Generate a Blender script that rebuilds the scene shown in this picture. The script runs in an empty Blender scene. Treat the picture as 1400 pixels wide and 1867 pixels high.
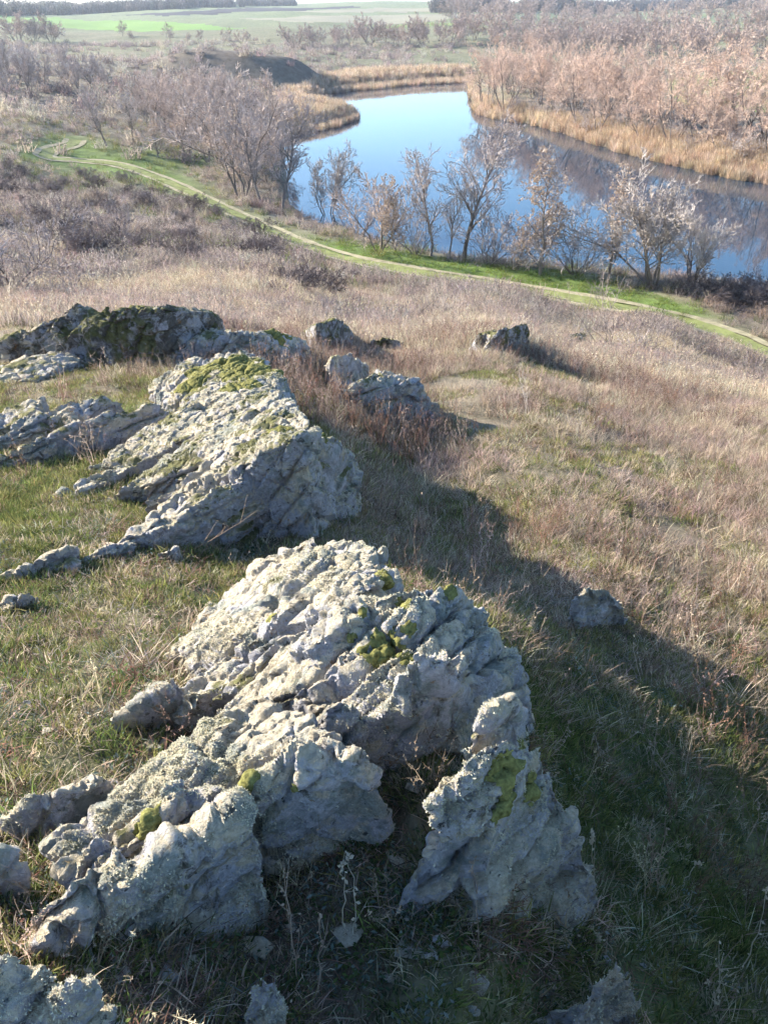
import bpy, bmesh, math, random
import numpy as np
from mathutils import Vector, Matrix
from mathutils.bvhtree import BVHTree

random.seed(7)
RNG = np.random.default_rng(11)
SC = bpy.context.scene
COL = SC.collection

# ------------------------------------------------------------------ camera
H = 15.0                       # camera height above the water (z = 0)
F = 1402.0                     # focal length in photo pixels (1400 wide)
PITCH = math.radians(33.5)     # below the horizon
cam_d = bpy.data.cameras.new("camera")
cam = bpy.data.objects.new("camera", cam_d)
COL.objects.link(cam)
cam.location = (0, 0, H)
cam.rotation_euler = (math.pi / 2 - PITCH, 0, 0)
cam_d.sensor_fit = 'HORIZONTAL'
cam_d.sensor_width = 36.0
cam_d.lens = 36.0 * F / 1400.0
cam_d.clip_start = 0.05
cam_d.clip_end = 20000
SC.camera = cam

# ------------------------------------------------------------------ sky, sun, exposure
SUN_AZ = math.radians(-66)     # from straight ahead (+y), negative = left
SUN_EL = math.radians(23)
world = bpy.data.worlds.new("World")
SC.world = world
world.use_nodes = True
wn = world.node_tree.nodes
wl = world.node_tree.links
wn.clear()
sky = wn.new('ShaderNodeTexSky')
sky.sky_type = 'NISHITA'
sky.sun_disc = False
sky.sun_elevation = SUN_EL
sky.sun_rotation = SUN_AZ
sky.air_density = 1.0
sky.dust_density = 0.3
sky.ozone_density = 4.5
bg = wn.new('ShaderNodeBackground')
bg.inputs['Strength'].default_value = 0.12
wo = wn.new('ShaderNodeOutputWorld')
wl.new(sky.outputs[0], bg.inputs['Color'])
wl.new(bg.outputs[0], wo.inputs['Surface'])

sun_d = bpy.data.lights.new("sun", 'SUN')
sun_d.energy = 5.0
sun_d.angle = math.radians(0.55)
sun_d.color = (1.0, 0.93, 0.82)
sun = bpy.data.objects.new("sun", sun_d)
COL.objects.link(sun)
sdir = Vector((math.sin(SUN_AZ) * math.cos(SUN_EL), math.cos(SUN_AZ) * math.cos(SUN_EL), math.sin(SUN_EL)))
sun.rotation_euler = sdir.to_track_quat('Z', 'Y').to_euler()
sun.location = (-40, 30, 60)

vs = SC.view_settings
SC.display_settings.display_device = 'sRGB'
vs.view_transform = 'Standard'
vs.look = 'None'
vs.exposure = 1.86
vs.gamma = 1.0
vs.use_curve_mapping = False
SC.cycles.use_denoising = True
SC.cycles.use_adaptive_sampling = True
SC.cycles.adaptive_threshold = 0.03
SC.cycles.max_bounces = 4
SC.cycles.diffuse_bounces = 2
SC.cycles.glossy_bounces = 2
SC.cycles.transmission_bounces = 2
SC.cycles.volume_bounces = 0
SC.cycles.transparent_max_bounces = 4
SC.cycles.caustics_reflective = False
SC.cycles.caustics_refractive = False

# ------------------------------------------------------------------ noise
_perm = np.random.default_rng(3).permutation(4096).astype(np.int64)
_val = np.random.default_rng(4).uniform(-1, 1, 4096)


def _h(ix, iy, iz):
    return _val[_perm[(_perm[(_perm[ix & 4095] + iy) & 4095] + iz) & 4095]]


def vnoise(p):
    """value noise in [-1,1] for an (n,3) array"""
    p = np.asarray(p, float)
    i = np.floor(p).astype(np.int64)
    f = p - i
    f = f * f * f * (f * (f * 6 - 15) + 10)
    x, y, z = i[:, 0], i[:, 1], i[:, 2]
    fx, fy, fz = f[:, 0], f[:, 1], f[:, 2]
    def L(a, b, t): return a + (b - a) * t
    a = L(L(_h(x, y, z), _h(x + 1, y, z), fx), L(_h(x, y + 1, z), _h(x + 1, y + 1, z), fx), fy)
    b = L(L(_h(x, y, z + 1), _h(x + 1, y, z + 1), fx), L(_h(x, y + 1, z + 1), _h(x + 1, y + 1, z + 1), fx), fy)
    return L(a, b, fz)


def fbm(p, oct=4, gain=0.5, lac=2.03):
    p = np.asarray(p, float)
    s = np.zeros(len(p)); a = 1.0; n = 0.0
    for k in range(oct):
        s += a * vnoise(p + 17.3 * k); n += a
        a *= gain; p = p * lac
    return s / n


def n2(x, y, sc, oct=3, seed=0.0):
    x = np.asarray(x, float).ravel(); y = np.asarray(y, float).ravel()
    return fbm(np.stack([x / sc, y / sc, np.full_like(x, seed)], 1), oct)


def sstep(a, b, x):
    t = np.clip((x - a) / (b - a), 0, 1)
    return t * t * (3 - 2 * t)

# ------------------------------------------------------------------ terrain function
def ray(u, v):
    u = np.asarray(u, float); v = np.asarray(v, float)
    xc = (u - 700) / F; yc = (933.5 - v) / F
    return np.stack([xc, math.cos(PITCH) + yc * math.sin(PITCH), -math.sin(PITCH) + yc * math.cos(PITCH)], -1)


def at_z(u, v, z):
    """point of the sight line through a photo pixel at world height z"""
    d = ray(u, v)
    t = (z - H) / d[..., 2]
    return np.stack([d[..., 0] * t, d[..., 1] * t, H + d[..., 2] * t], -1)

# (photo u, v, height relative to the camera): survey points of the ground
CTRL = [
    (100, 1850, -1.72), (100, 1600, -1.78), (100, 1350, -1.92), (100, 1200, -2.12), (100, 1100, -2.28),
    (-300, 1100, -2.2), (-300, 1600, -1.7), (-300, 800, -2.9), (100, 950, -2.6), (100, 850, -2.9),
    (300, 1150, -2.25), (300, 1050, -2.45), (450, 1000, -2.7), (350, 1400, -1.98), (400, 1700, -1.95),
    (600, 1750, -2.0), (720, 1480, -1.92), (750, 1400, -1.86), (650, 1330, -1.88), (800, 1330, -1.92), (900, 1240, -2.2), (900, 1120, -2.78), (1000, 1750, -2.3),
    (700, 1850, -2.0), (600, 1100, -2.36), (700, 1030, -2.75),
    (1200, 1700, -2.6), (1150, 1500, -2.85), (1300, 1400, -3.1), (1090, 1130, -3.2), (1300, 1290, -3.22), (1000, 1250, -2.85),
    (1700, 1500, -3.4), (1700, 1000, -4.3), (1300, 1000, -3.95), (1200, 850, -4.4), (850, 1000, -3.55),
    (750, 900, -3.85), (700, 780, -4.1), (560, 850, -3.0), (400, 800, -2.95), (50, 700, -3.5), (250, 680, -3.55),
    (450, 680, -3.6), (30, 600, -4.5), (300, 600, -4.7), (600, 640, -5.1), (900, 630, -5.5), (1200, 740, -5.5), (1200, 680, -7.3), (1200, 630, -9.6), (1380, 720, -8.0), (900, 590, -7.0),
    (1380, 800, -4.8), (1700, 750, -5.2), (500, 560, -7.3), (900, 560, -8.7), (900, 540, -10.7), (1200, 600, -11.6), (500, 500, -9.6),
    (0, 540, -6.5), (-300, 540, -6.0),
    (1390, 640, -13.3), (1250, 590, -13.4), (880, 520, -13.5), (640, 475, -13.4), (430, 390, -13.2),
    (290, 325, -13.0), (80, 285, -12.0), (125, 262, -12.0), (150, 293, -12.5), (1700, 720, -13.4),
    (300, 480, -9.3), (100, 480, -9.0), (-200, 480, -8.5), (100, 400, -10.6), (250, 420, -11.2), (480, 450, -12.3),
    (50, 330, -11.6), (-300, 350, -10.0), (50, 220, -10.7), (0, 185, -10.5), (-300, 200, -9.5), (300, 200, -12.3),
    (200, 135, -10.0), (350, 160, -12.0), (550, 120, -12.8), (450, 90, -11.5), (100, 75, -11.0), (400, 65, -11.3),
    (-300, 70, -10.0), (700, 110, -13.2), (750, 80, -12.8), (1050, 130, -13.3), (1300, 200, -13.5), (1500, 250, -13.5),
    (1000, 90, -13.2), (1300, 70, -12.8), (1700, 100, -13.0), (200, 40, -9.2), (700, 45, -10.0), (1100, 35, -10.0),
    (300, 25, -6.0), (1100, 20, -6.0), (-300, 30, -7.0), (1700, 25, -7.0),
]
_c = np.array([at_z(u, v, H + z) for u, v, z in CTRL + [(1330, 615, -13.4), (1120, 563, -13.5), (1000, 541, -13.5), (760, 499, -13.45), (560, 450, -13.35)]])
_far = []
for a in range(-60, 61, 12):
    ar = math.radians(a)
    _far.append((1500 * math.sin(ar), 1500 * math.cos(ar), H + 0.5 + 4.0 * sstep(-25, 20, a)))
    _far.append((3000 * math.sin(ar), 3000 * math.cos(ar), H - 12))
for a in range(75, 286, 35):
    ar = math.radians(a)
    for r_, z_ in ((1.0, -1.6), (5, -1.6), (30, -2), (300, -8), (3000, -14)):
        _far.append((r_ * math.sin(ar), r_ * math.cos(ar), H + z_))
_c = np.vstack([_c, np.array(_far)])


def _warp(x, y):
    r = np.hypot(x, y) + 0.25
    th = np.arctan2(x, y)
    g = np.log(r) + 2.5
    return np.stack([g * np.sin(th), g * np.cos(th)], -1)


_cw = _warp(_c[:, 0], _c[:, 1])


def _tps(d2):
    return 0.5 * d2 * np.log(d2 + 1e-12)


_n = len(_c)
_K = _tps(((_cw[:, None] - _cw[None]) ** 2).sum(-1)) + np.eye(_n) * 2e-3
_P = np.hstack([np.ones((_n, 1)), _cw])
_A = np.vstack([np.hstack([_K, _P]), np.hstack([_P.T, np.zeros((3, 3))])])
_w = np.linalg.solve(_A, np.concatenate([_c[:, 2], np.zeros(3)]))

# the river: outline of the water surface, traced on z = 0
LAKE_PX = [(556, 182), (590, 168), (640, 161), (700, 156), (770, 149), (850, 146), (856, 175), (866, 203),
           (900, 212), (960, 221), (1010, 238), (1060, 250), (1130, 272), (1200, 290), (1290, 312), (1400, 330),
           (1600, 375), (1900, 450), (2000, 640), (1700, 590), (1400, 538), (1300, 524), (1200, 512), (1100, 503),
           (950, 492), (850, 480), (750, 462), (640, 430), (560, 400), (528, 370), (522, 330), (518, 290),
           (516, 243), (560, 234), (610, 224), (648, 213), (646, 201), (600, 199), (566, 191)]
LAKE = np.array([at_z(u, v, 0.0)[:2] for u, v in LAKE_PX])


def poly_sd(x, y, poly):
    """signed distance, negative inside"""
    x = np.asarray(x, float).ravel(); y = np.asarray(y, float).ravel()
    d = np.full(len(x), 1e18); ins = np.zeros(len(x), bool)
    n = len(poly)
    for i in range(n):
        ax, ay = poly[i]; bx, by = poly[(i + 1) % n]
        ex, ey = bx - ax, by - ay
        t = np.clip(((x - ax) * ex + (y - ay) * ey) / (ex * ex + ey * ey), 0, 1)
        d = np.minimum(d, (x - ax - t * ex) ** 2 + (y - ay - t * ey) ** 2)
        c = ((ay > y) != (by > y)) & (x < (bx - ax) * (y - ay) / (by - ay + 1e-18) + ax)
        ins ^= c
    d = np.sqrt(d)
    return np.where(ins, -d, d)


PATH_PX = [(1700, 800, -13.4), (1390, 640, -13.35), (1330, 615, -13.4), (1250, 590, -13.45), (1120, 563, -13.5), (1000, 541, -13.5), (880, 520, -13.5), (760, 499, -13.45),
           (640, 475, -13.4), (560, 450, -13.35), (500, 424, -13.3), (430, 390, -13.2), (360, 356, -13.1), (290, 325, -13.0), (220, 306, -12.9), (150, 293, -12.5),
           (100, 289, -12.15), (82, 284, -12.0), (95, 273, -11.95), (130, 262, -12.0), (138, 254, -11.95)]
PATH = np.array([at_z(u, v, H + z) for u, v, z in PATH_PX])


def catmull(P, n=14):
    P = np.asarray(P); out = []
    for i in range(len(P) - 1):
        p0 = P[max(i - 1, 0)]; p1 = P[i]; p2 = P[i + 1]; p3 = P[min(i + 2, len(P) - 1)]
        for k in range(n):
            t = k / n
            out.append(0.5 * ((2 * p1) + (-p0 + p2) * t + (2 * p0 - 5 * p1 + 4 * p2 - p3) * t * t + (-p0 + 3 * p1 - 3 * p2 + p3) * t ** 3))
    out.append(P[-1])
    return np.array(out)


PATHC = catmull(PATH)


def path_dist(x, y):
    x = np.asarray(x, float).ravel(); y = np.asarray(y, float).ravel()
    d = np.full(len(x), 99.0)
    near = (y > 15) & (y < 125) & (np.abs(x) < 70)
    if len(x) and not near.all():
        if near.any():
            d[near] = path_dist(x[near], y[near])
        return d
    P = PATHC[::3]
    for i in range(len(P) - 1):
        ax, ay = P[i, :2]; ex, ey = P[i + 1, :2] - P[i, :2]
        t = np.clip(((x - ax) * ex + (y - ay) * ey) / (ex * ex + ey * ey), 0, 1)
        d = np.minimum(d, np.hypot(x - ax - t * ex, y - ay - t * ey))
    return d


MOUND = at_z(445, 128, H - 11.5)[:2]


def ground(x, y):
    shp = np.shape(x)
    x = np.asarray(x, float).ravel(); y = np.asarray(y, float).ravel()
    out = np.zeros(len(x))
    for s in range(0, len(x), 60000):
        xs = x[s:s + 60000]; ys = y[s:s + 60000]
        w = _warp(xs, ys)
        d2 = np.maximum((w ** 2).sum(1)[:, None] + (_cw ** 2).sum(1)[None] - 2 * (w @ _cw.T), 0)
        z = _tps(d2) @ _w[:_n] + _w[_n] + w @ _w[_n + 1:]
        r = np.hypot(xs, ys)
        pd = path_dist(xs, ys)
        rough = sstep(0.8, 3.5, pd)
        z += rough * (0.05 * n2(xs, ys, 0.7, 3) * sstep(0.3, 3, r) + 0.22 * n2(xs, ys, 4.5, 3, 5.0) * sstep(8, 35, r)
                      + 0.8 * n2(xs, ys, 22, 3, 9.0) * sstep(60, 150, r) + 1.6 * n2(xs, ys, 90, 2, 2.0) * sstep(180, 500, r))
        # eroded bank above the river plain, back left
        dx = (xs - MOUND[0]) / 26.0; dy = (ys - MOUND[1]) / 15.0
        q = np.hypot(dx, dy) + 0.12 * n2(xs, ys, 9, 2, 3.0)
        z += 4.2 * (1 - sstep(0.25, 1.0, q))
        # river bed and banks
        sd = np.full(len(xs), 99.0)
        nl = (ys > 25) & (ys < 240) & (xs > -40)
        if nl.any():
            sd[nl] = poly_sd(xs[nl], ys[nl], LAKE)
        bank = 0.12 + 0.55 * sstep(0, 2.0, sd) + 0.16 * np.clip(sd, 0, 6)
        z = np.where(sd > 0, np.maximum(z, bank), z)
        k = sstep(0.0, 9.0, sd)
        z = np.where(sd > 0, bank * (1 - k) + z * k, np.minimum(-0.12 + sd * 0.25, -0.12))
        z = np.where(sd < -4, -1.3, z)
        out[s:s + 60000] = z
    return out.reshape(shp)


def at(u, v, h=0.0):
    """where the sight line of a photo pixel meets the ground raised by h"""
    d = ray(u, v)
    t = np.geomspace(0.6, 3200, 260)
    p = d[None] * t[:, None]
    g = ground(p[:, 0], p[:, 1]) + h
    below = np.nonzero(H + p[:, 2] < g)[0]
    if len(below) == 0:
        i = len(t) - 1
    else:
        i = max(below[0], 1)
    a, b = t[i - 1], t[i]
    for _ in range(3):
        tt = np.linspace(a, b, 12)
        p = d[None] * tt[:, None]
        g = ground(p[:, 0], p[:, 1]) + h
        bl = np.nonzero(H + p[:, 2] < g)[0]
        j = max(bl[0], 1) if len(bl) else 11
        a, b = tt[j - 1], tt[j]
    q = d * b
    return np.array([q[0], q[1], H + q[2]])


def to_px(p):
    p = np.asarray(p, float) - np.array([0, 0, H])
    fw = p[..., 1] * math.cos(PITCH) - p[..., 2] * math.sin(PITCH)
    up = p[..., 1] * math.sin(PITCH) + p[..., 2] * math.cos(PITCH)
    fw = np.where(fw < 0.05, 0.05, fw)
    return 700 + F * p[..., 0] / fw, 933.5 - F * up / fw

# ------------------------------------------------------------------ object helpers
def link(o, parent=None):
    COL.objects.link(o)
    if parent is not None:
        o.parent = parent
    return o


def mesh_from(name, verts, faces, mat=None, smooth=False):
    me = bpy.data.meshes.new(name)
    me.from_pydata([tuple(v) for v in verts] if not isinstance(verts, np.ndarray) else verts.tolist(), [],
                   faces.tolist() if isinstance(faces, np.ndarray) else faces)
    if mat is not None:
        me.materials.append(mat)
    if smooth:
        me.polygons.foreach_set('use_smooth', np.ones(len(me.polygons), bool))
    me.update()
    return me


def tag(o, label=None, cat=None, group=None, kind=None):
    if label: o['label'] = label
    if cat: o['category'] = cat
    if group: o['group'] = group
    if kind: o['kind'] = kind
    return o


def empty(name, loc=(0, 0, 0), rz=0.0, sc=1.0):
    e = bpy.data.objects.new(name, None)
    e.empty_display_size = 0.2
    e.location = tuple(loc); e.rotation_euler = (0, 0, rz)
    e.scale = (sc, sc, sc) if np.isscalar(sc) else sc
    return link(e)

# ------------------------------------------------------------------ materials
class NT:
    def __init__(self, name):
        self.m = bpy.data.materials.new(name)
        self.m.use_nodes = True
        self.t = self.m.node_tree
        self.t.nodes.clear()
        self.out = self.t.nodes.new('ShaderNodeOutputMaterial')

    def n(self, typ, **kw):
        nd = self.t.nodes.new(typ)
        for k, v in kw.items():
            if k.startswith('i_'):
                nd.inputs[k[2:].replace('_', ' ')].default_value = v
            else:
                setattr(nd, k, v)
        return nd

    def l(self, a, b):
        self.t.links.new(a, b)

    def noise(self, scale, detail=4, rough=0.55, coord=None, dist=0.0):
        nd = self.n('ShaderNodeTexNoise')
        nd.inputs['Scale'].default_value = scale
        nd.inputs['Detail'].default_value = detail
        nd.inputs['Roughness'].default_value = rough
        nd.inputs['Distortion'].default_value = dist
        if coord is not None:
            self.l(coord, nd.inputs['Vector'])
        return nd.outputs['Fac']

    def ramp(self, fac, stops):
        r = self.n('ShaderNodeValToRGB')
        el = r.color_ramp.elements
        while len(el) < len(stops):
            el.new(0.5)
        for e, (p, c) in zip(el, stops):
            e.position = p
            e.color = (c, c, c, 1) if np.isscalar(c) else (*c, 1)
        self.l(fac, r.inputs['Fac'])
        return r.outputs['Color']

    def mix(self, fac, a, b, mode='MIX'):
        m = self.n('ShaderNodeMix', data_type='RGBA', blend_type=mode)
        for s, v in ((0, fac), (6, a), (7, b)):
            if hasattr(v, 'is_output'):
                self.l(v, m.inputs[s])
            elif s == 0:
                m.inputs[0].default_value = v
            else:
                m.inputs[s].default_value = (*v, 1) if len(v) == 3 else v
        return m.outputs[2]

    def math(self, op, a, b=0.0):
        m = self.n('ShaderNodeMath', operation=op)
        for s, v in ((0, a), (1, b)):
            if hasattr(v, 'is_output'):
                self.l(v, m.inputs[s])
            else:
                m.inputs[s].default_value = v
        return m.outputs[0]

    def bump(self, hgt, strength, dist):
        b = self.n('ShaderNodeBump')
        b.inputs['Strength'].default_value = strength
        b.inputs['Distance'].default_value = dist
        self.l(hgt, b.inputs['Height'])
        return b.outputs['Normal']

    def surf(self, color, rough=0.9, normal=None, spec=0.2, trans=0.0):
        p = self.n('ShaderNodeBsdfPrincipled')
        if hasattr(color, 'is_output'):
            self.l(color, p.inputs['Base Color'])
        else:
            p.inputs['Base Color'].default_value = (*color, 1)
        p.inputs['Roughness'].default_value = rough
        p.inputs['Specular IOR Level'].default_value = spec
        if normal is not None:
            self.l(normal, p.inputs['Normal'])
        self.l(p.outputs[0], self.out.inputs['Surface'])
        return self.m

    def leafy(self, color, trans=0.35):
        d = self.n('ShaderNodeBsdfDiffuse'); t = self.n('ShaderNodeBsdfTranslucent')
        mx = self.n('ShaderNodeMixShader')
        mx.inputs[0].default_value = trans
        for s in (d, t):
            if hasattr(color, 'is_output'):
                self.l(color, s.inputs['Color'])
            else:
                s.inputs['Color'].default_value = (*color, 1)
        self.l(d.outputs[0], mx.inputs[1]); self.l(t.outputs[0], mx.inputs[2])
        self.l(mx.outputs[0], self.out.inputs['Surface'])
        return self.m


def mat_ground():
    k = NT('earth_and_turf')
    at_ = k.n('ShaderNodeAttribute', attribute_name='col')
    geo = k.n('ShaderNodeNewGeometry')
    a = k.noise(0.9, 6, 0.65, geo.outputs['Position'])
    b = k.noise(14.0, 5, 0.7, geo.outputs['Position'])
    c1 = k.mix(1.0, at_.outputs['Color'], k.ramp(a, [(0.3, 0.62), (0.7, 1.35)]), 'MULTIPLY')
    c2 = k.mix(1.0, c1, k.ramp(b, [(0.3, 0.6), (0.72, 1.4)]), 'MULTIPLY')
    return k.surf(c2, 0.95, k.bump(b, 0.6, 0.05), 0.1)


def mat_rock(name, sc=1.0, dark=0.0, mossy=0.0, pale=1.0):
    """grey pink crystalline stone under crusts of cream, yellow green and blue grey lichen"""
    k = NT(name)
    geo = k.n('ShaderNodeNewGeometry')
    pos = geo.outputs['Position']
    mp = k.n('ShaderNodeMapping'); mp.inputs['Scale'].default_value = (sc, sc, sc)
    k.l(pos, mp.inputs['Vector']); P = mp.outputs['Vector']
    stone = k.ramp(k.noise(5.0, 6, 0.65, P), [(0.3, (0.42, 0.40, 0.41)), (0.5, (0.58, 0.555, 0.56)), (0.7, (0.70, 0.665, 0.655))])
    stone = k.mix(1.0, stone, k.ramp(k.noise(60.0, 4, 0.7, P), [(0.3, 0.72), (0.7, 1.22)]), 'MULTIPLY')
    if pale != 1.0:
        stone = k.mix(1.0, stone, (pale, pale, pale), 'MULTIPLY')
    # lichen grows best on the faces that look up
    sep = k.n('ShaderNodeSeparateXYZ'); k.l(geo.outputs['Normal'], sep.inputs[0])
    upf = k.math('MULTIPLY', sep.outputs['Z'], 0.16)
    cream_m = k.math('ADD', k.noise(7.0, 7, 0.72, P, 0.4), upf)
    cream = k.ramp(k.noise(40.0, 4, 0.7, P), [(0.3, (0.48, 0.39, 0.24)), (0.55, (0.74, 0.63, 0.44)), (0.75, (0.84, 0.75, 0.58))])
    c = k.mix(k.ramp(cream_m, [(0.52, 0.0), (0.62, 0.9)]), stone, cream)
    sage = k.ramp(k.noise(45.0, 4, 0.7, P), [(0.3, (0.22, 0.24, 0.20)), (0.7, (0.44, 0.46, 0.40))])
    mp2 = k.n('ShaderNodeMapping'); mp2.inputs['Location'].default_value = (4.1, 2.3, 7.7); k.l(P, mp2.inputs['Vector'])
    c = k.mix(k.ramp(k.noise(6.0, 7, 0.7, mp2.outputs['Vector'], 0.5), [(0.53, 0.0), (0.60, 0.85)]), c, sage)
    mp3 = k.n('ShaderNodeMapping'); mp3.inputs['Location'].default_value = (-3.1, 5.3, 1.7); k.l(P, mp3.inputs['Vector'])
    brown = k.ramp(k.noise(30.0, 4, 0.7, P), [(0.35, (0.07, 0.06, 0.045)), (0.7, (0.20, 0.17, 0.12))])
    c = k.mix(k.ramp(k.noise(9.0, 8, 0.75, mp3.outputs['Vector'], 0.6), [(0.56 - dark, 0.0), (0.63 - dark, 0.85)]), c, brown)
    mp4 = k.n('ShaderNodeMapping'); mp4.inputs['Location'].default_value = (9.1, -5.3, 3.7); k.l(P, mp4.inputs['Vector'])
    c = k.mix(k.ramp(k.noise(13.0, 7, 0.7, mp4.outputs['Vector'], 0.3), [(0.63, 0.0), (0.68, 0.8)]), c, (0.40, 0.23, 0.10))
    mp5 = k.n('ShaderNodeMapping'); mp5.inputs['Location'].default_value = (1.1, 8.3, -6.7); k.l(P, mp5.inputs['Vector'])
    c = k.mix(k.ramp(k.noise(24.0, 6, 0.7, mp5.outputs['Vector'], 0.3), [(0.62, 0.0), (0.66, 0.85)]), c, (0.05, 0.05, 0.045))
    if mossy != 0:
        mo = k.ramp(k.noise(30.0, 3, 0.6, P), [(0.3, (0.09, 0.09, 0.03)), (0.7, (0.24, 0.235, 0.08))])
        mm = k.math('ADD', k.noise(3.5, 6, 0.65, mp2.outputs['Vector'], 0.3), upf)
        c = k.mix(k.ramp(mm, [(0.70 - mossy, 0.0), (0.77 - mossy, 0.9)]), c, mo)
    hgt = k.math('ADD', k.noise(55.0, 6, 0.75, P), k.math('MULTIPLY', k.noise(16.0, 6, 0.7, P), 1.5))
    return k.surf(c, 0.92, k.bump(hgt, 1.0, 0.042 / sc), 0.15)


def mat_bark(name, c0, c1, jitter=0.35):
    k = NT(name)
    oi = k.n('ShaderNodeObjectInfo')
    geo = k.n('ShaderNodeNewGeometry')
    c = k.mix(oi.outputs['Random'], c0, c1)
    c = k.mix(1.0, c, k.ramp(k.noise(0.8, 3, 0.6, geo.outputs['Position']), [(0.3, 1 - jitter), (0.7, 1 + jitter)]), 'MULTIPLY')
    d = k.n('ShaderNodeBsdfDiffuse'); k.l(c, d.inputs['Color']); k.l(d.outputs[0], k.out.inputs['Surface'])
    return k.m


def mat_tint(name, trans=0.45, var=0.35):
    """blade material: colour of the plant times a small difference from blade to blade"""
    k = NT(name)
    a = k.n('ShaderNodeAttribute', attribute_name='tint', attribute_type='INSTANCER')
    b = k.n('ShaderNodeAttribute', attribute_name='shade')
    c = k.mix(1.0, a.outputs['Color'], b.outputs['Color'], 'MULTIPLY')
    return k.leafy(c, trans)


M_GROUND = mat_ground()
M_ROCK = mat_rock('lichen_stone', 1.0, 0.0, -0.02)
M_ROCKP = mat_rock('pale_stone', 1.0, -0.08, 0.0, 1.3)
M_ROCK2 = mat_rock('lichen_stone_far', 0.8, 0.0, 0.06)
M_ROCKD = mat_rock('dark_mossy_stone', 0.5, 0.10, 0.12)
M_BLADE = mat_tint('plant_blades')


def mat_plain(name, c, var=0.3, scale=3.0, rough=0.95, bump=0.0, trans=None):
    k = NT(name)
    geo = k.n('ShaderNodeNewGeometry')
    nz = k.noise(scale, 5, 0.65, geo.outputs['Position'])
    cc = k.mix(1.0, c, k.ramp(nz, [(0.3, 1 - var), (0.7, 1 + var)]), 'MULTIPLY')
    if trans is not None:
        return k.leafy(cc, trans)
    return k.surf(cc, rough, k.bump(nz, 0.5, bump) if bump else None, 0.1)


M_MOSS = mat_plain('moss', (0.165, 0.155, 0.05), 0.6, 70.0, 0.95, 0.03)
M_LICHEN = mat_plain('lichen_tufts', (0.60, 0.56, 0.41), 0.35, 9.0, trans=0.3)


def mat_water():
    k = NT('river_water')
    geo = k.n('ShaderNodeNewGeometry')
    mp = k.n('ShaderNodeMapping'); mp.inputs['Scale'].default_value = (1, 0.5, 1)
    k.l(geo.outputs['Position'], mp.inputs['Vector'])
    hgt = k.noise(1.3, 3, 0.5, mp.outputs['Vector'])
    m = k.surf((0.012, 0.032, 0.055), 0.03, k.bump(hgt, 0.07, 0.05), 0.5)
    p = [n for n in k.t.nodes if n.type == 'BSDF_PRINCIPLED'][0]
    p.inputs['IOR'].default_value = 1.333
    return m


M_WATER = mat_water()

# ------------------------------------------------------------------ colour of the ground and its plants
def green_mask(x, y):
    """0 = dry, 1 = green sward (a property of what grows there)"""
    x = np.asarray(x, float).ravel(); y = np.asarray(y, float).ravel()
    z = ground(x, y)
    u, v = to_px(np.stack([x, y, z], 1))
    r = np.hypot(x, y)
    g = 0.2 + 0.35 * n2(x, y, 1.3, 3, 21.0) + 0.35 * n2(x, y, 0.35, 2, 22.0) * (r < 9)
    # damp hollow on the near left between the outcrops
    g += 0.6 * np.exp(-(((x + 2.6) / 1.7) ** 2 + ((y - 4.6) / 2.4) ** 2))
    g += 0.5 * sstep(-0.3, 0.4, x) * sstep(4.6, 1.8, y - 0.25 * x)
    g += 0.25 * np.exp(-(((x + 1.2) / 1.2) ** 2 + ((y - 2.6) / 1.2) ** 2))
    g -= 0.1 * (r > 8)
    far = r > 28
    pd = path_dist(x, y)
    sd = poly_sd(x, y, LAKE)
    strip = np.exp(-(np.maximum(pd - 1.2, 0) / 1.6) ** 2) * 0.45
    bankside = sstep(7.5, 0.3, pd) * sstep(0.0, 2.0, sd) * np.exp(-((x - 7) / 9.0) ** 4) * (sd < 11) * 1.6
    meadow = np.exp(-(((x + 24) / 11) ** 2 + ((y - 82) / 13) ** 2)) * 0.9
    gf = 0.08 + 0.25 * n2(x, y, 6, 3, 31.0) + strip + bankside + meadow
    return np.clip(np.where(far, gf, g), 0, 1)


def plains_green(x, y):
    """pasture beyond the river and the far hills"""
    r = np.hypot(x, y)
    return sstep(150, 260, r) * np.clip(0.45 + 0.5 * n2(x, y, 60, 3, 41.0), 0, 1)


def ground_col(x, y):
    g = green_mask(x, y)
    r = np.hypot(x, y)
    dry = np.stack([0.20 + 0 * g, 0.165 + 0 * g, 0.115 + 0 * g], 1)
    n = n2(x, y, 5, 3, 51.0)[:, None]
    dry = dry * (1 + 0.35 * n)
    soil = np.array([0.095, 0.07, 0.048])[None] * (1 + 0.5 * n2(x, y, 0.35, 3, 61.0)[:, None])
    near = sstep(14, 3, r)[:, None]
    dry = dry * (1 - 0.55 * near) + soil * 0.55 * near
    grn = np.array([0.12, 0.165, 0.045])[None] * (1 + 0.2 * n)
    grn = grn * (1 - 0.45 * near)
    c = dry * (1 - g[:, None]) + grn * g[:, None]
    mv = (sstep(26, 40, r) * sstep(170, 110, r))[:, None] * (1 - g[:, None])
    c = c * (1 - 0.6 * mv) + np.array([0.17, 0.135, 0.115])[None] * (1 + 0.4 * n) * 0.6 * mv
    pg = plains_green(x, y)[:, None]
    c = c * (1 - pg) + np.array([0.135, 0.155, 0.075])[None] * pg
    mo = np.exp(-(((x - MOUND[0]) / 30) ** 2 + ((y - MOUND[1]) / 20) ** 2) ** 2)[:, None]      # bare eroded earth
    c = c * (1 - 0.85 * mo) + np.array([0.13, 0.105, 0.085])[None] * 0.85 * mo
    far = sstep(380, 600, r)[:, None]
    c = c * (1 - far) + np.array([0.17, 0.19, 0.10])[None] * (1 + 0.2 * n) * far
    return np.clip(c, 0.01, 0.9)

# ------------------------------------------------------------------ ground sheet
GROUND_GRID = []


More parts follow.
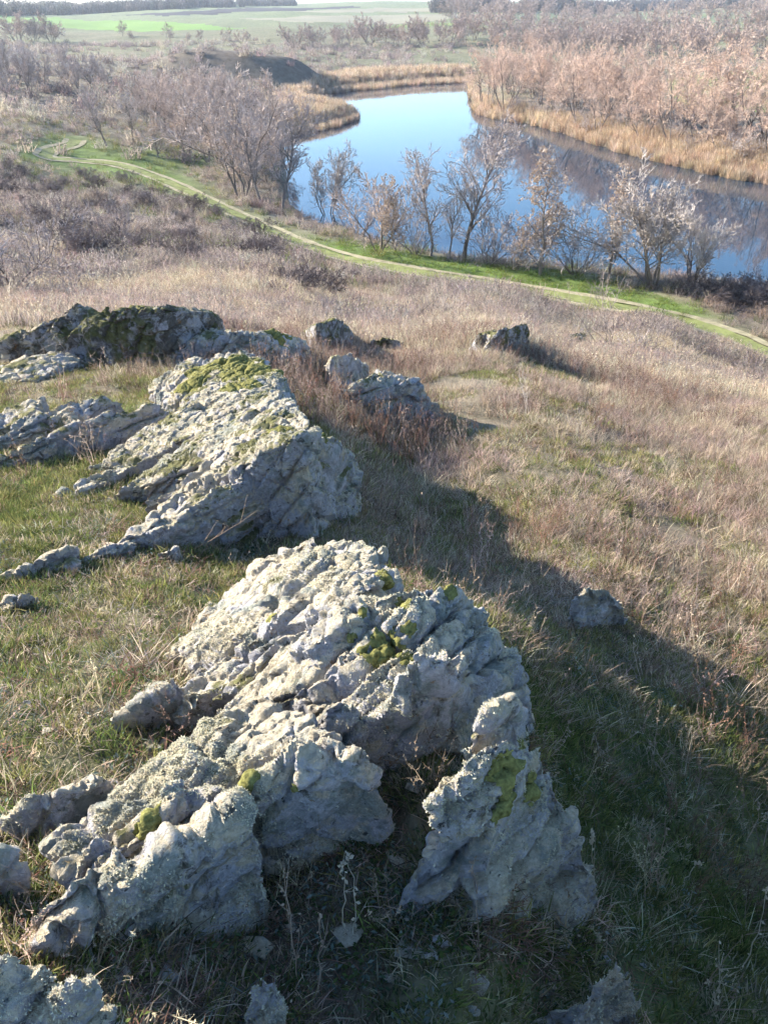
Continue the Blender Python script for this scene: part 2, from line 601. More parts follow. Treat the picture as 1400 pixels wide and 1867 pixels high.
def build_ground():
    th = np.concatenate([np.linspace(-180, -48, 34)[:-1], np.linspace(-48, 48, 230), np.linspace(48, 180, 34)[1:-1]])
    th = np.radians(th)
    rr = np.concatenate([np.geomspace(0.25, 900, 620), np.geomspace(915, 3000, 60)])
    T, R = np.meshgrid(th, rr)
    X = (R * np.sin(T)); Y = (R * np.cos(T))
    Z = ground(X, Y)
    nr, nt = T.shape
    V = np.stack([X.ravel(), Y.ravel(), Z.ravel()], 1)
    i = np.arange(nr - 1)[:, None] * nt; j = np.arange(nt)[None]; j2 = (j + 1) % nt
    Fq = np.stack([(i + j).ravel(), (i + j2).ravel(), (i + nt + j2).ravel(), (i + nt + j).ravel()], 1)
    cz = ground(np.array([0.0]), np.array([0.05]))[0]
    GROUND_GRID.extend([V.copy(), Fq])
    V = np.vstack([V, [[0, 0, cz]]])
    faces = Fq.tolist() + [[len(V) - 1, (k + 1) % nt, k] for k in range(nt)]
    me = mesh_from('ground', V, faces, M_GROUND, True)
    c = ground_col(V[:, 0], V[:, 1])
    a = me.color_attributes.new('col', 'FLOAT_COLOR', 'POINT')
    a.data.foreach_set('color', np.hstack([c, np.ones((len(c), 1))]).astype(np.float32).ravel())
    o = link(bpy.data.objects.new('ground', me))
    tag(o, kind='structure')
    return o


build_ground()

# river
def build_water():
    bm = bmesh.new()
    c = LAKE.mean(0)
    vs_ = []
    n = len(LAKE)
    for i in range(n):      # grow the sheet a little so that it meets the banks
        p = LAKE[i]; a = LAKE[i - 1]; b = LAKE[(i + 1) % n]
        t = (b - a) / (np.linalg.norm(b - a) + 1e-9)
        nrm = np.array([t[1], -t[0]])
        if poly_sd([p[0] + nrm[0] * 0.3], [p[1] + nrm[1] * 0.3], LAKE)[0] < 0:
            nrm = -nrm
        q = p + nrm * 0.6
        vs_.append(bm.verts.new((q[0], q[1], 0)))
    f = bm.faces.new(vs_)
    if f.normal.z < 0:
        f.normal_flip()
    bmesh.ops.triangulate(bm, faces=bm.faces[:])
    bm.normal_update()
    for f in bm.faces:
        if f.normal.z < 0: f.normal_flip()
    me = bpy.data.meshes.new('river'); bm.to_mesh(me); bm.free()
    me.materials.append(M_WATER)
    o = link(bpy.data.objects.new('river', me))
    tag(o, kind='structure')


build_water()

# the two wheel tracks, sheets laid on the ground
def build_path():
    M = mat_plain('trodden_straw_earth', (0.30, 0.265, 0.165), 0.35, 2.0, 0.95, 0.01)
    Mg = mat_plain('path_grass_ridge', (0.19, 0.205, 0.075), 0.35, 1.5, 0.95, 0.01)
    t = np.gradient(PATHC[:, :2], axis=0)
    t /= np.linalg.norm(t, axis=1)[:, None]
    nrm = np.stack([t[:, 1], -t[:, 0]], 1)
    e = empty('dirt_track', (0, 0, 0)); tag(e, kind='structure')
    s = np.arange(len(PATHC))
    for nm, off, w, m, dz in (('wheel_rut', -0.85, 0.24, M, 0.05), ('wheel_rut', 0.85, 0.24, M, 0.05), ('grass_ridge', 0.0, 0.58, Mg, 0.046)):
        V = []
        cols = 5
        for k in range(cols):
            o = off + (k / (cols - 1) - 0.5) * 2 * w * (1 + 0.75 * n2(PATHC[:, 0], PATHC[:, 1], 1.6, 3, off + 3 + 5 * k))
            xy = PATHC[:, :2] + nrm * np.asarray(o)[:, None]
            V.append(np.column_stack([xy, ground(xy[:, 0], xy[:, 1]) + dz]))
        V = np.stack(V, 1)
        L = len(PATHC)
        faces = [[i * cols + k, i * cols + k + 1, (i + 1) * cols + k + 1, (i + 1) * cols + k] for i in range(L - 1) for k in range(cols - 1)]
        o = bpy.data.objects.new(nm, mesh_from(nm, V.reshape(-1, 3), faces, m, True))
        link(o, e)


build_path()

# far fields: sheets draped over the plain
def field(name, px, mat, dz):
    """px: outline in the photo; the sheet follows the ground mesh just above it"""
    poly = np.array([at(u, v)[:2] for u, v in px])
    V, Fq = GROUND_GRID
    c = V[Fq].mean(1)
    near = (c[:, 0] > poly[:, 0].min()) & (c[:, 0] < poly[:, 0].max()) & (c[:, 1] > poly[:, 1].min()) & (c[:, 1] < poly[:, 1].max())
    idx = np.nonzero(near)[0]
    idx = idx[poly_sd(c[idx, 0], c[idx, 1], poly) < 0]
    if len(idx) == 0:
        return
    ids, inv = np.unique(Fq[idx], return_inverse=True)
    o = link(bpy.data.objects.new(name, mesh_from(name, V[ids] + np.array([0, 0, dz]), inv.reshape(-1, 4), mat, True)))
    tag(o, kind='structure')


M_WHEAT = mat_plain('winter_wheat', (0.16, 0.25, 0.06), 0.12, 0.02)
M_PLOUGH = mat_plain('ploughed_earth', (0.06, 0.055, 0.055), 0.15, 0.02)
M_STUBBLE = mat_plain('stubble', (0.24, 0.22, 0.15), 0.15, 0.02)
M_MEADOW = mat_plain('meadow', (0.15, 0.19, 0.06), 0.25, 0.15)
field('green_field', [(-150, 30), (100, 30), (250, 36), (350, 43), (450, 50), (420, 53), (300, 56), (150, 53), (60, 44), (-150, 42)], M_WHEAT, 0.05)
field('ploughed_field', [(200, 27), (320, 21), (480, 13), (640, 10), (660, 12), (560, 18), (420, 23), (300, 28)], M_PLOUGH, 0.05)
field('meadow_field', [(1180, 150), (1400, 118), (1600, 110), (1600, 190), (1400, 205), (1250, 190)], M_MEADOW, 0.05)
field('stubble_field', [(430, 33), (700, 27), (920, 25), (940, 31), (800, 36), (560, 41)], M_STUBBLE, 0.05)
field('stubble_field', [(460, 20), (700, 13), (900, 12), (900, 17), (640, 22)], M_STUBBLE, 0.05)
field('green_field', [(640, 44), (760, 40), (880, 40), (870, 46), (740, 49)], M_MEADOW, 0.05)
#PART2
# ------------------------------------------------------------------ rocks
STRIKE = Vector((0.72, 0.69, 0.0)).normalized()      # the ribs of the outcrop run this way
BED = np.array(Vector((-0.62, 0.62, 0.48)).normalized())   # normal of the bedding
CROSS = np.array(STRIKE)
ROCKS = []      # (object, world verts, tris)


def hull_bm(points):
    bm = bmesh.new()
    for p in points:
        bm.verts.new(tuple(p))
    r = bmesh.ops.convex_hull(bm, input=bm.verts[:])
    dead = list({g for g in r.get('geom_interior', []) + r.get('geom_unused', []) if isinstance(g, bmesh.types.BMVert)})
    if dead:
        bmesh.ops.delete(bm, geom=dead, context='VERTS')
    return bm


def facets(Q, cell, slope):
    """flat chips: every spot takes the tilted plane of its nearest cell"""
    q = Q / cell
    i0 = np.floor(q).astype(np.int64)
    best = np.full(len(q), 1e9); sec = best.copy(); out = np.zeros(len(q))
    for dx in (-1, 0, 1):
        for dy in (-1, 0, 1):
            for dz in (-1, 0, 1):
                j = i0 + np.array([dx, dy, dz])
                c = j + 0.5 + 0.45 * np.stack([_h(j[:, 0], j[:, 1], j[:, 2] + 11), _h(j[:, 0], j[:, 1], j[:, 2] + 37), _h(j[:, 0], j[:, 1], j[:, 2] + 59)], 1)
                dv = q - c
                dd = (dv ** 2).sum(1)
                n_ = np.stack([_h(j[:, 0], j[:, 1], j[:, 2] + 71), _h(j[:, 0], j[:, 1], j[:, 2] + 83), _h(j[:, 0], j[:, 1], j[:, 2] + 97)], 1)
                val = (dv * n_).sum(1)
                m = dd < best
                sec = np.where(m, best, np.minimum(sec, dd))
                best = np.where(m, dd, best); out = np.where(m, val, out)
    return out * cell * slope, np.sqrt(sec) - np.sqrt(best)


def rock(name, label, cat, slabs, vox, mat, amp=1.0, group=None, sink=0.22, seed=0.0, hs=1.0):
    """slabs: lists of (u, v, h) corners; every slab is rooted in the ground below it"""
    join = bmesh.new()
    allp = []
    for sl in slabs:
        pts = [at(u, v, h * hs) for u, v, h in sl]
        c = np.mean(pts, 0)
        full = list(pts)
        for p in pts:
            g = ground(np.array([p[0]]), np.array([p[1]]))[0]
            q = c[:2] + (p[:2] - c[:2]) * 1.03
            full.append(np.array([q[0], q[1], g - sink]))
        allp += pts
        b = hull_bm(full)
        me = bpy.data.meshes.new('t'); b.to_mesh(me); b.free()
        join.from_mesh(me); bpy.data.meshes.remove(me)
    me = bpy.data.meshes.new('t'); join.to_mesh(me); join.free()
    tmp = bpy.data.objects.new('t', me); COL.objects.link(tmp)
    md = tmp.modifiers.new('r', 'REMESH'); md.mode = 'VOXEL'; md.voxel_size = vox
    dg = bpy.context.evaluated_depsgraph_get()
    ev = tmp.evaluated_get(dg)
    m2 = bpy.data.meshes.new_from_object(ev)
    bpy.data.objects.remove(tmp); bpy.data.meshes.remove(me)
    n = len(m2.vertices)
    P = np.zeros(n * 3); m2.vertices.foreach_get('co', P); P = P.reshape(-1, 3)
    N = np.zeros(n * 3); m2.vertex_normals.foreach_get('vector', N); N = N.reshape(-1, 3)
    ed = np.zeros(len(m2.edges) * 2, np.int32); m2.edges.foreach_get('vertices', ed); ed = ed.reshape(-1, 2)
    for _ in range(5):      # even normals, so that thin crests do not fan out
        acc = N.copy()
        np.add.at(acc, ed[:, 0], N[ed[:, 1]]); np.add.at(acc, ed[:, 1], N[ed[:, 0]])
        N = acc / (np.linalg.norm(acc, axis=1)[:, None] + 1e-9)
    k = amp
    Q = P / k + seed
    # big lumps and missing corners
    d = 0.022 * k * fbm(Q * 2.6, 3)
    # bedding: parallel ribs, each stepping up to a sharp edge, with open joints between them
    s = Q @ BED
    tcr = Q @ CROSS
    ss = (s + 0.03 * fbm(Q * 3.0, 3)) * 10.0
    fr = ss - np.floor(ss)
    li = np.floor(ss).astype(np.int64)
    layer = _h(li, np.zeros(n, np.int64), np.full(n, 5))
    groove = np.exp(-(fr / 0.06) ** 2) + np.exp(-((1 - fr) / 0.06) ** 2)
    crust = sstep(-0.15, 0.45, N[:, 2] - 0.35 * N[:, 0] * 0 + 0.25 * fbm(Q * 3 + 40, 2))      # weathered tops, clean broken sides
    msk = sstep(-0.45, 0.35, fbm(Q * 2.2 + 31, 2))
    d += k * msk * (0.25 + 0.75 * crust) * (0.026 * layer + 0.042 * (fr - 0.5))
    # cross joints cut the ribs into blocks
    off = _h(li, np.full(n, 7), np.full(n, 9))
    tt = (tcr + 0.05 * fbm(Q * 3.0 + 5, 2) + off * 0.3) * 3.2
    ft = tt - np.floor(tt)
    blk = _h(li, np.floor(tt).astype(np.int64), np.full(n, 3))
    d += k * (0.3 + 0.7 * crust) * (0.015 * blk + 0.018 * (ft - 0.5) - 0.026 * (np.exp(-(ft / 0.05) ** 2) + np.exp(-((1 - ft) / 0.05) ** 2)))
    # broken facets, chips and a crumbly crust
    A3 = np.cross(BED, CROSS)
    W = np.stack([s * 1.7, tcr * 0.6, Q @ A3], 1)       # chips are thin across the bedding and long along it
    f1, e1 = facets(W + 0.03 * np.stack([fbm(Q * 6, 2), fbm(Q * 6 + 9, 2), fbm(Q * 6 + 18, 2)], 1), 0.24, 1.0)
    f2, e2 = facets(W + 5, 0.08, 1.0)
    d += k * (0.12 * f1 * (1.6 - 0.6 * crust) + 0.06 * f2 * (0.4 + 0.6 * crust))
    chip = np.abs(fbm(Q * 7.0 + 3, 3))
    d += (0.3 + 0.7 * crust) * k * (0.012 * (0.25 - chip) + 0.009 * fbm(Q * 26.0, 3) + 0.008 * fbm(Q * 70, 2))
    d = np.clip(d, -0.085 * k, 0.075 * k)
    for _ in range(1):      # no torn flakes where two beds meet
        acc = d.copy(); cnt = np.ones(n)
        np.add.at(acc, ed[:, 0], d[ed[:, 1]]); np.add.at(acc, ed[:, 1], d[ed[:, 0]])
        np.add.at(cnt, ed.ravel(), 1)
        d = 0.5 * d + 0.5 * acc / cnt
    # open cracks: along the beds and round the broken blocks
    d -= k * 0.05 * msk * (0.3 + 0.7 * crust) * groove
    d -= k * 0.034 * np.exp(-(e1 / 0.055) ** 2) * sstep(-0.25, 0.3, fbm(Q * 2.0 + 70, 2)) + k * 0.012 * np.exp(-(e2 / 0.08) ** 2) * crust
    P = P + N * d[:, None] + BED[None] * (0.012 * k * fbm(Q * 14 + 9, 2))[:, None]
    m2.vertices.foreach_set('co', P.ravel())
    m2.materials.clear(); m2.materials.append(mat)
    m2.update()
    org = np.mean(np.array(allp), 0)
    org[2] = ground(np.array([org[0]]), np.array([org[1]]))[0]
    m2.transform(Matrix.Translation(-Vector(org)))
    m2.polygons.foreach_set('use_smooth', np.ones(len(m2.polygons), bool))
    m2.name = name
    m2.set_sharp_from_angle(angle=math.radians(38))
    o = bpy.data.objects.new(name, m2); o.location = org
    link(o)
    tag(o, label, cat, group)
    m2.calc_loop_triangles()
    tri = np.zeros(len(m2.loop_triangles) * 3, np.int32); m2.loop_triangles.foreach_get('vertices', tri)
    ROCKS.append((o, P, tri.reshape(-1, 3)))
    return o


GR = 'grey lichen covered rocks of the ridge'
rA = rock('rock_outcrop', 'broad lichen covered rock block in the left foreground with moss pads and shaded front face', 'rock', [
    [(430, 1400, .46), (470, 1375, .5), (560, 1340, .5), (640, 1355, .48), (670, 1390, .42), (715, 1485, .14), (690, 1510, .06), (500, 1580, .04), (470, 1470, .4)],
    [(60, 1690, .12), (240, 1590, .3), (400, 1510, .42), (440, 1475, .46), (462, 1500, .42), (480, 1560, .3), (495, 1690, .03), (300, 1710, .03), (130, 1735, .02)],
    [(45, 1685, .10), (150, 1600, .28), (236, 1545, .38), (262, 1550, .36), (230, 1620, .22), (100, 1705, .08)],
    [(90, 1540, .12), (200, 1425, .26), (330, 1345, .34), (460, 1290, .38), (560, 1305, .40), (600, 1330, .46), (480, 1400, .46), (440, 1470, .40), (330, 1540, .32), (250, 1545, .28), (130, 1600, .13)],
    [(255, 1520, .33), (300, 1440, .40), (322, 1420, .46), (345, 1500, .40), (330, 1560, .30)],
], 0.0075, M_ROCK, 1.0, GR, hs=.8)
rB = rock('rock_outcrop', 'steep pointed rock block at centre right with moss pads and shadowed right flank', 'rock', [
    [(868, 1318, .56), (900, 1285, .66), (938, 1270, .68), (965, 1300, .6), (940, 1335, .56), (860, 1345, .5)],
    [(850, 1390, .56), (915, 1345, .66), (985, 1360, .66), (1035, 1480, .52), (1085, 1585, .3), (1096, 1650, .12), (1060, 1710, .0), (980, 1695, 0.0), (880, 1660, .04), (785, 1500, .34), (800, 1430, .46)],
    [(795, 1440, .4), (845, 1365, .54), (920, 1342, .62), (965, 1400, .62), (905, 1530, .42), (800, 1530, .28)],
    [(685, 1650, .02), (790, 1540, .2), (870, 1560, .28), (905, 1665, .06), (780, 1680, .0)],
], 0.0075, M_ROCK, 1.0, GR, seed=3.3, hs=.88)
rC = rock('rock_outcrop', 'large pale lichen covered outcrop in the middle foreground with bright moss cushion on top', 'rock', [
    [(300, 1190, .06), (420, 1075, .24), (500, 1020, .36), (560, 990, .44), (630, 980, .46), (690, 1005, .46), (725, 1050, .44), (640, 1090, .55), (520, 1150, .42), (400, 1235, .2)],
    [(520, 1170, .42), (640, 1095, .58), (720, 1065, .62), (830, 1065, .6), (868, 1090, .54), (890, 1160, .5), (930, 1185, .45), (960, 1250, .34), (972, 1290, .2), (850, 1240, .5), (820, 1250, .46), (690, 1290, .36), (560, 1290, .36), (480, 1290, .32), (440, 1250, .32)],
    [(700, 1230, .52), (760, 1190, .62), (830, 1200, .62), (846, 1235, .5), (800, 1290, .34), (700, 1305, .28)],
    [(600, 1285, .42), (670, 1262, .46), (682, 1310, .32), (625, 1342, .26), (560, 1320, .38)],
    [(850, 1218, .5), (900, 1225, .5), (960, 1262, .42), (968, 1290, .3), (880, 1272, .34)],
    [(380, 1300, .22), (470, 1230, .34), (560, 1190, .42), (600, 1240, .42), (520, 1290, .34), (430, 1330, .24)],
    [(530, 1000, .46), (575, 978, .52), (580, 988, .5), (545, 1006, .44)],
    [(310, 1200, .06), (370, 1130, .16), (440, 1060, .26), (480, 1050, .32), (430, 1120, .26), (360, 1200, .12)],
    [(250, 1300, .05), (360, 1230, .16), (440, 1180, .26), (500, 1190, .36), (440, 1260, .28), (330, 1310, .1)],
], 0.008, M_ROCK, 1.05, GR, seed=7.1, hs=.72)
rD = rock('rock_outcrop', 'high grey outcrop with long slab ribs and mossy top above the shaded slope', 'rock', [
    [(400, 870, .46), (470, 810, .66), (560, 785, .8), (620, 800, .68), (652, 850, .38), (662, 930, .05), (600, 940, .04), (480, 965, .02), (440, 915, .3)],
    [(160, 1000, .06), (300, 930, .24), (380, 892, .38), (432, 880, .46), (455, 910, .3), (480, 965, .03), (400, 960, .04), (240, 1000, .02)],
    [(260, 915, .16), (360, 855, .36), (450, 803, .58), (530, 772, .7), (600, 785, .76), (480, 835, .58), (380, 892, .34)],
    [(200, 905, .06), (330, 810, .26), (430, 745, .46), (500, 710, .62), (545, 735, .64), (570, 775, .68), (450, 805, .52), (320, 870, .24)],
    [(160, 850, .05), (250, 790, .16), (330, 745, .27), (420, 700, .42), (455, 740, .44), (330, 805, .26), (240, 850, .1)],
    [(200, 985, .08), (330, 905, .26), (420, 850, .44), (475, 860, .5), (440, 905, .38), (300, 965, .16)],
    [(90, 1040, .03), (170, 990, .12), (260, 955, .16), (240, 990, .08), (130, 1035, .03)],
    [(270, 710, .12), (330, 665, .3), (400, 648, .44), (470, 648, .54), (515, 680, .54), (548, 735, .42), (480, 735, .5), (400, 735, .36), (300, 735, .12)],
], 0.0125, M_ROCK2, 1.05, GR, seed=11.7, hs=.9)
rE = rock('rock_outcrop', 'low grey slabs breaking through the green grass at the left edge', 'rock', [
    [(-40, 815, .06), (40, 765, .2), (110, 733, .3), (190, 716, .32), (228, 733, .22), (130, 772, .16), (30, 805, .06)],
    [(-60, 780, .06), (20, 745, .16), (80, 722, .2), (60, 752, .18), (-20, 790, .08)],
    [(-40, 850, .05), (100, 790, .18), (200, 748, .28), (280, 738, .26), (330, 762, .1), (240, 795, .06), (120, 815, .04)],
], 0.015, M_ROCK2, 1.0, GR, seed=15.1)
rF = rock('rock_outcrop', 'tall dark outcrop with mossy tops and a shaded front at the back left', 'rock', [
    [(-80, 655, .1), (0, 625, .35), (60, 600, .55), (145, 552, 1.0), (195, 562, .9), (205, 600, .6), (120, 645, .15)],
    [(150, 600, .6), (200, 562, .95), (235, 553, 1.0), (300, 560, .95), (395, 570, .85), (406, 585, .6), (380, 612, .1), (300, 632, .05), (190, 650, .05)],
], 0.022, M_ROCKD, 1.3, GR, seed=19.9, hs=.75)
rG = rock('rock_outcrop', 'low rounded grey outcrop in front of the dark outcrop', 'rock', [
    [(225, 655, .05), (330, 615, .28), (400, 595, .48), (425, 603, .46), (430, 625, .3), (350, 655, .06)],
    [(400, 615, .34), (440, 605, .44), (510, 605, .44), (550, 622, .36), (582, 648, .12), (480, 655, .12), (400, 660, .08)],
], 0.018, M_ROCK2, 1.2, GR, seed=23.3)
rock('boulder', 'small pyramid shaped grey boulder behind the mossy outcrop top', 'rock', [
    [(585, 668, .2), (605, 650, .42), (640, 642, .5), (668, 668, .25), (655, 690, .04), (600, 692, .04)]], 0.018, M_ROCK2, 1.5, GR, seed=27)
rock('boulder', 'broken grey boulder with a shadowed right side at the head of the long shadow', 'rock', [
    [(615, 705, .3), (690, 675, .6), (742, 680, .66), (772, 700, .56), (790, 745, .06), (700, 760, .04), (640, 745, .06)],
    [(770, 725, .2), (800, 735, .2), (815, 760, .02), (785, 762, .02)]], 0.016, M_ROCK2, 1.6, GR, seed=31, hs=.85)
rock('boulder', 'dark tilted boulder standing alone in the dry grass below the ridge', 'rock', [
    [(853, 636, .05), (872, 606, .55), (905, 598, .62), (915, 612, .5), (880, 640, .05)],
    [(880, 635, .15), (908, 600, .66), (958, 587, .8), (966, 602, .6), (950, 622, .12), (900, 640, .04)]], 0.02, M_ROCKD, 0.8, GR, seed=35, hs=.7)
rock('boulder', 'pale boulder lying alone in the shaded grass at right', 'rock', [
    [(1040, 1090, .17), (1068, 1068, .26), (1112, 1072, .24), (1140, 1098, .15), (1150, 1140, .0), (1105, 1142, .0), (1042, 1115, .02)]], 0.009, M_ROCKP, 0.7, GR, seed=39, hs=1.3)
rock('boulder', 'small lichen crusted boulder at the bottom edge right of centre', 'rock', [
    [(1085, 1800, .26), (1128, 1757, .36), (1158, 1785, .28), (1172, 1860, .06), (1100, 1900, .06), (1040, 1880, .1)],
    [(965, 1855, .02), (1050, 1830, .16), (1100, 1830, .2), (1080, 1890, .05), (990, 1880, .0)]], 0.008, M_ROCK, 0.8, GR, seed=43)
rock('boulder', 'small pale boulder at the bottom edge left of centre', 'rock', [
    [(440, 1835, .12), (470, 1785, .24), (510, 1780, .24), (530, 1820, .12), (520, 1890, .02), (440, 1890, .04)]], 0.008, M_ROCK, 0.8, GR, seed=47)
rock('boulder', 'lichen covered rock in the bottom left corner', 'rock', [
    [(-60, 1800, .1), (30, 1765, .16), (100, 1790, .16), (90, 1860, .06), (-60, 1890, .05)],
    [(95, 1840, .1), (130, 1790, .2), (178, 1785, .2), (185, 1830, .1), (160, 1890, .04), (90, 1890, .04)]], 0.008, M_ROCK, 0.8, GR, seed=51)
rock('rock_slab', 'narrow lichen covered slab lying left of the broad foreground block', 'rock', [
    [(5, 1505, .04), (70, 1445, .17), (185, 1395, .24), (203, 1415, .18), (115, 1480, .1), (50, 1512, .04)]], 0.008, M_ROCK, 0.9, GR, seed=55)
rock('boulder', 'rounded grey stone cut off by the left edge near the bottom', 'rock', [
    [(-60, 1590, .1), (-20, 1545, .2), (25, 1550, .2), (45, 1575, .12), (40, 1625, .02), (-50, 1640, .02)]], 0.008, M_ROCK, 0.8, GR, seed=59)
rock('rock_slab', 'grey slab splitting the grass between the left turf and the middle outcrop', 'rock', [
    [(200, 1325, .03), (270, 1262, .15), (320, 1240, .2), (340, 1262, .16), (300, 1310, .05)],
    [(310, 1300, .1), (330, 1262, .2), (385, 1252, .22), (394, 1285, .1), (370, 1312, .03)]], 0.009, M_ROCK, 0.9, GR, seed=63)
rock('rock_slab', 'flat pale slab flush with the turf below the dark outcrop', 'rock', [
    [(-60, 700, .03), (20, 660, .12), (100, 642, .16), (150, 655, .1), (60, 692, .04)]], 0.018, M_ROCK2, 1.0, GR, seed=91)
rock('rock_slab', 'narrow slab in the turf left of the high outcrop ribs', 'rock', [
    [(95, 905, .02), (160, 868, .09), (225, 842, .12), (235, 855, .07), (150, 900, .03)]], 0.014, M_ROCK2, 0.8, GR, seed=93)
rock('stone', 'small flat stone in the gap below the slab ribs', 'rock', [
    [(280, 1008, .05), (305, 995, .12), (335, 996, .1), (342, 1015, .02), (290, 1022, .02)]], 0.016, M_ROCK, 0.8, GR, seed=67)
rock('stone', 'low stone half buried in turf at the left edge', 'rock', [
    [(-30, 1105, .03), (20, 1082, .1), (62, 1078, .1), (66, 1092, .05), (10, 1115, .02)]], 0.015, M_ROCK, 0.8, GR, seed=71)
rock('rock_slab', 'thin tilted slab edge running from the left turf towards the ribs', 'rock', [
    [(0, 1052, .02), (60, 1025, .09), (130, 1000, .1), (140, 1008, .05), (40, 1050, .02)]], 0.015, M_ROCK, 0.8, GR, seed=73)
rock('boulder', 'dark block half hidden in pink scrub right of the lone tilted boulder', 'rock', [
    [(1033, 625, .1), (1040, 608, .42), (1065, 606, .42), (1072, 622, .2), (1060, 636, .02)]], 0.03, M_ROCKD, 0.7, GR, seed=77, hs=.7)
rock('boulder', 'low dark rock in the dry grass between the ridge and the lone tilted boulder', 'rock', [
    [(668, 628, .08), (680, 616, .25), (725, 618, .25), (736, 628, .1), (700, 634, .02)]], 0.03, M_ROCKD, 1.2, GR, seed=79)
rock('boulder', 'dark broken rock among bare briar twigs behind the ridge', 'rock', [
    [(545, 612, .1), (575, 585, .55), (610, 582, .6), (640, 598, .4), (645, 612, .05), (590, 620, .04)]], 0.035, M_ROCKD, 1.6, GR, seed=83)

# one search tree over all rocks
_off = 0; _vv = []; _tt = []
for o, P, T in ROCKS:
    _vv.append(P); _tt.append(T + _off); _off += len(P)
ROCK_BVH = BVHTree.FromPolygons(np.vstack(_vv).tolist(), np.vstack(_tt).tolist())


def on_rock(u, v):
    d = Vector(ray(u, v)).normalized()
    return ROCK_BVH.ray_cast(Vector((0, 0, H)), d)


def top_z(x, y):
    """height of the rock top over a spot, or None"""
    h = ROCK_BVH.ray_cast(Vector((x, y, H + 5)), Vector((0, 0, -1)))
    return None if h[0] is None else h[0].z


def owner(p):
    best = None
    for o, P, T in ROCKS:
        i = np.argmin(((P - np.array(p)) ** 2).sum(1)); dd = ((P[i] - np.array(p)) ** 2).sum()
        if best is None or dd < best[0]:
            best = (dd, o, P, T)
    return best


def moss(u, v, rpx, thick, label=None):
    """a cushion that follows the rock under it"""
    h = on_rock(u, v)
    if h[0] is None:
        return
    dist = (h[0] - Vector((0, 0, H))).length
    r = rpx / F * dist
    _, o, P, T = owner(h[0])
    c = np.array(h[0])
    d = np.linalg.norm((P - c) * np.array([1, 1, 0.8]), axis=1) / r
    d = d * (1 + 0.75 * fbm(P / r * 1.6 + u, 3))
    sel = d < 1
    ft = T[sel[T].all(1)]
    # keep only the piece round the middle
    grp = np.arange(len(P)); 
    for _ in range(200):
        m_ = grp[ft].min(1); new = grp.copy()
        for k in range(3):
            np.minimum.at(new, ft[:, k], m_)
        if (new == grp).all(): break
        grp = new
    if len(ft):
        lab, cnt = np.unique(grp[ft[:, 0]], return_counts=True)
        ft = ft[grp[ft[:, 0]] == lab[np.argmax(cnt)]]
    if len(ft) < 6:
        return
    ids, inv = np.unique(ft, return_inverse=True)
    V = P[ids]; ft = inv.reshape(-1, 3)
    N = np.zeros_like(V)
    fn = np.cross(V[ft[:, 1]] - V[ft[:, 0]], V[ft[:, 2]] - V[ft[:, 0]])
    for k in range(3):
        np.add.at(N, ft[:, k], fn)
    N /= np.linalg.norm(N, axis=1)[:, None] + 1e-12
    N = N * 0.6 + np.array([0, 0, 0.4])
    lump = 0.65 + 0.5 * np.abs(fbm(V / r * 4.5, 2)) + 0.3 * vnoise(V / r * 14)
    V = V + N * (0.65 * thick * np.sqrt(np.clip(1 - d[ids] ** 2, 0, 1)) * lump - 0.004)[:, None]
    m = mesh_from('moss_cushion', V - np.array(o.location), ft, M_MOSS, True)
    q = bpy.data.objects.new('moss_cushion', m)
    link(q, o)


for u, v, r, t in [(700, 1185, 32, .03), (745, 1150, 18, .02), (735, 1105, 22, .022), (820, 1075, 20, .02), (640, 1165, 14, .018),
                   (452, 1415, 26, .03), (538, 1440, 18, .025), (262, 1502, 34, .028), (740, 1205, 18, .02), (705, 1050, 30, .02),
                   (920, 1410, 34, .03), (965, 1440, 26, .03), (925, 1465, 26, .028), (950, 1365, 30, .025), (905, 1490, 16, .02),
                   (980, 1215, 20, .02), (1040, 1390, 24, .03), (955, 1215, 20, .03), (660, 1120, 16, .015), (495, 1125, 14, .015),
                   (400, 660, 60, .03), (460, 680, 55, .03), (350, 690, 40, .03), (505, 785, 22, .03), (620, 800, 22, .03), (430, 700, 40, .025),
                   (500, 610, 30, .03), (590, 790, 16, .02)]:
    moss(u, v, r, t)


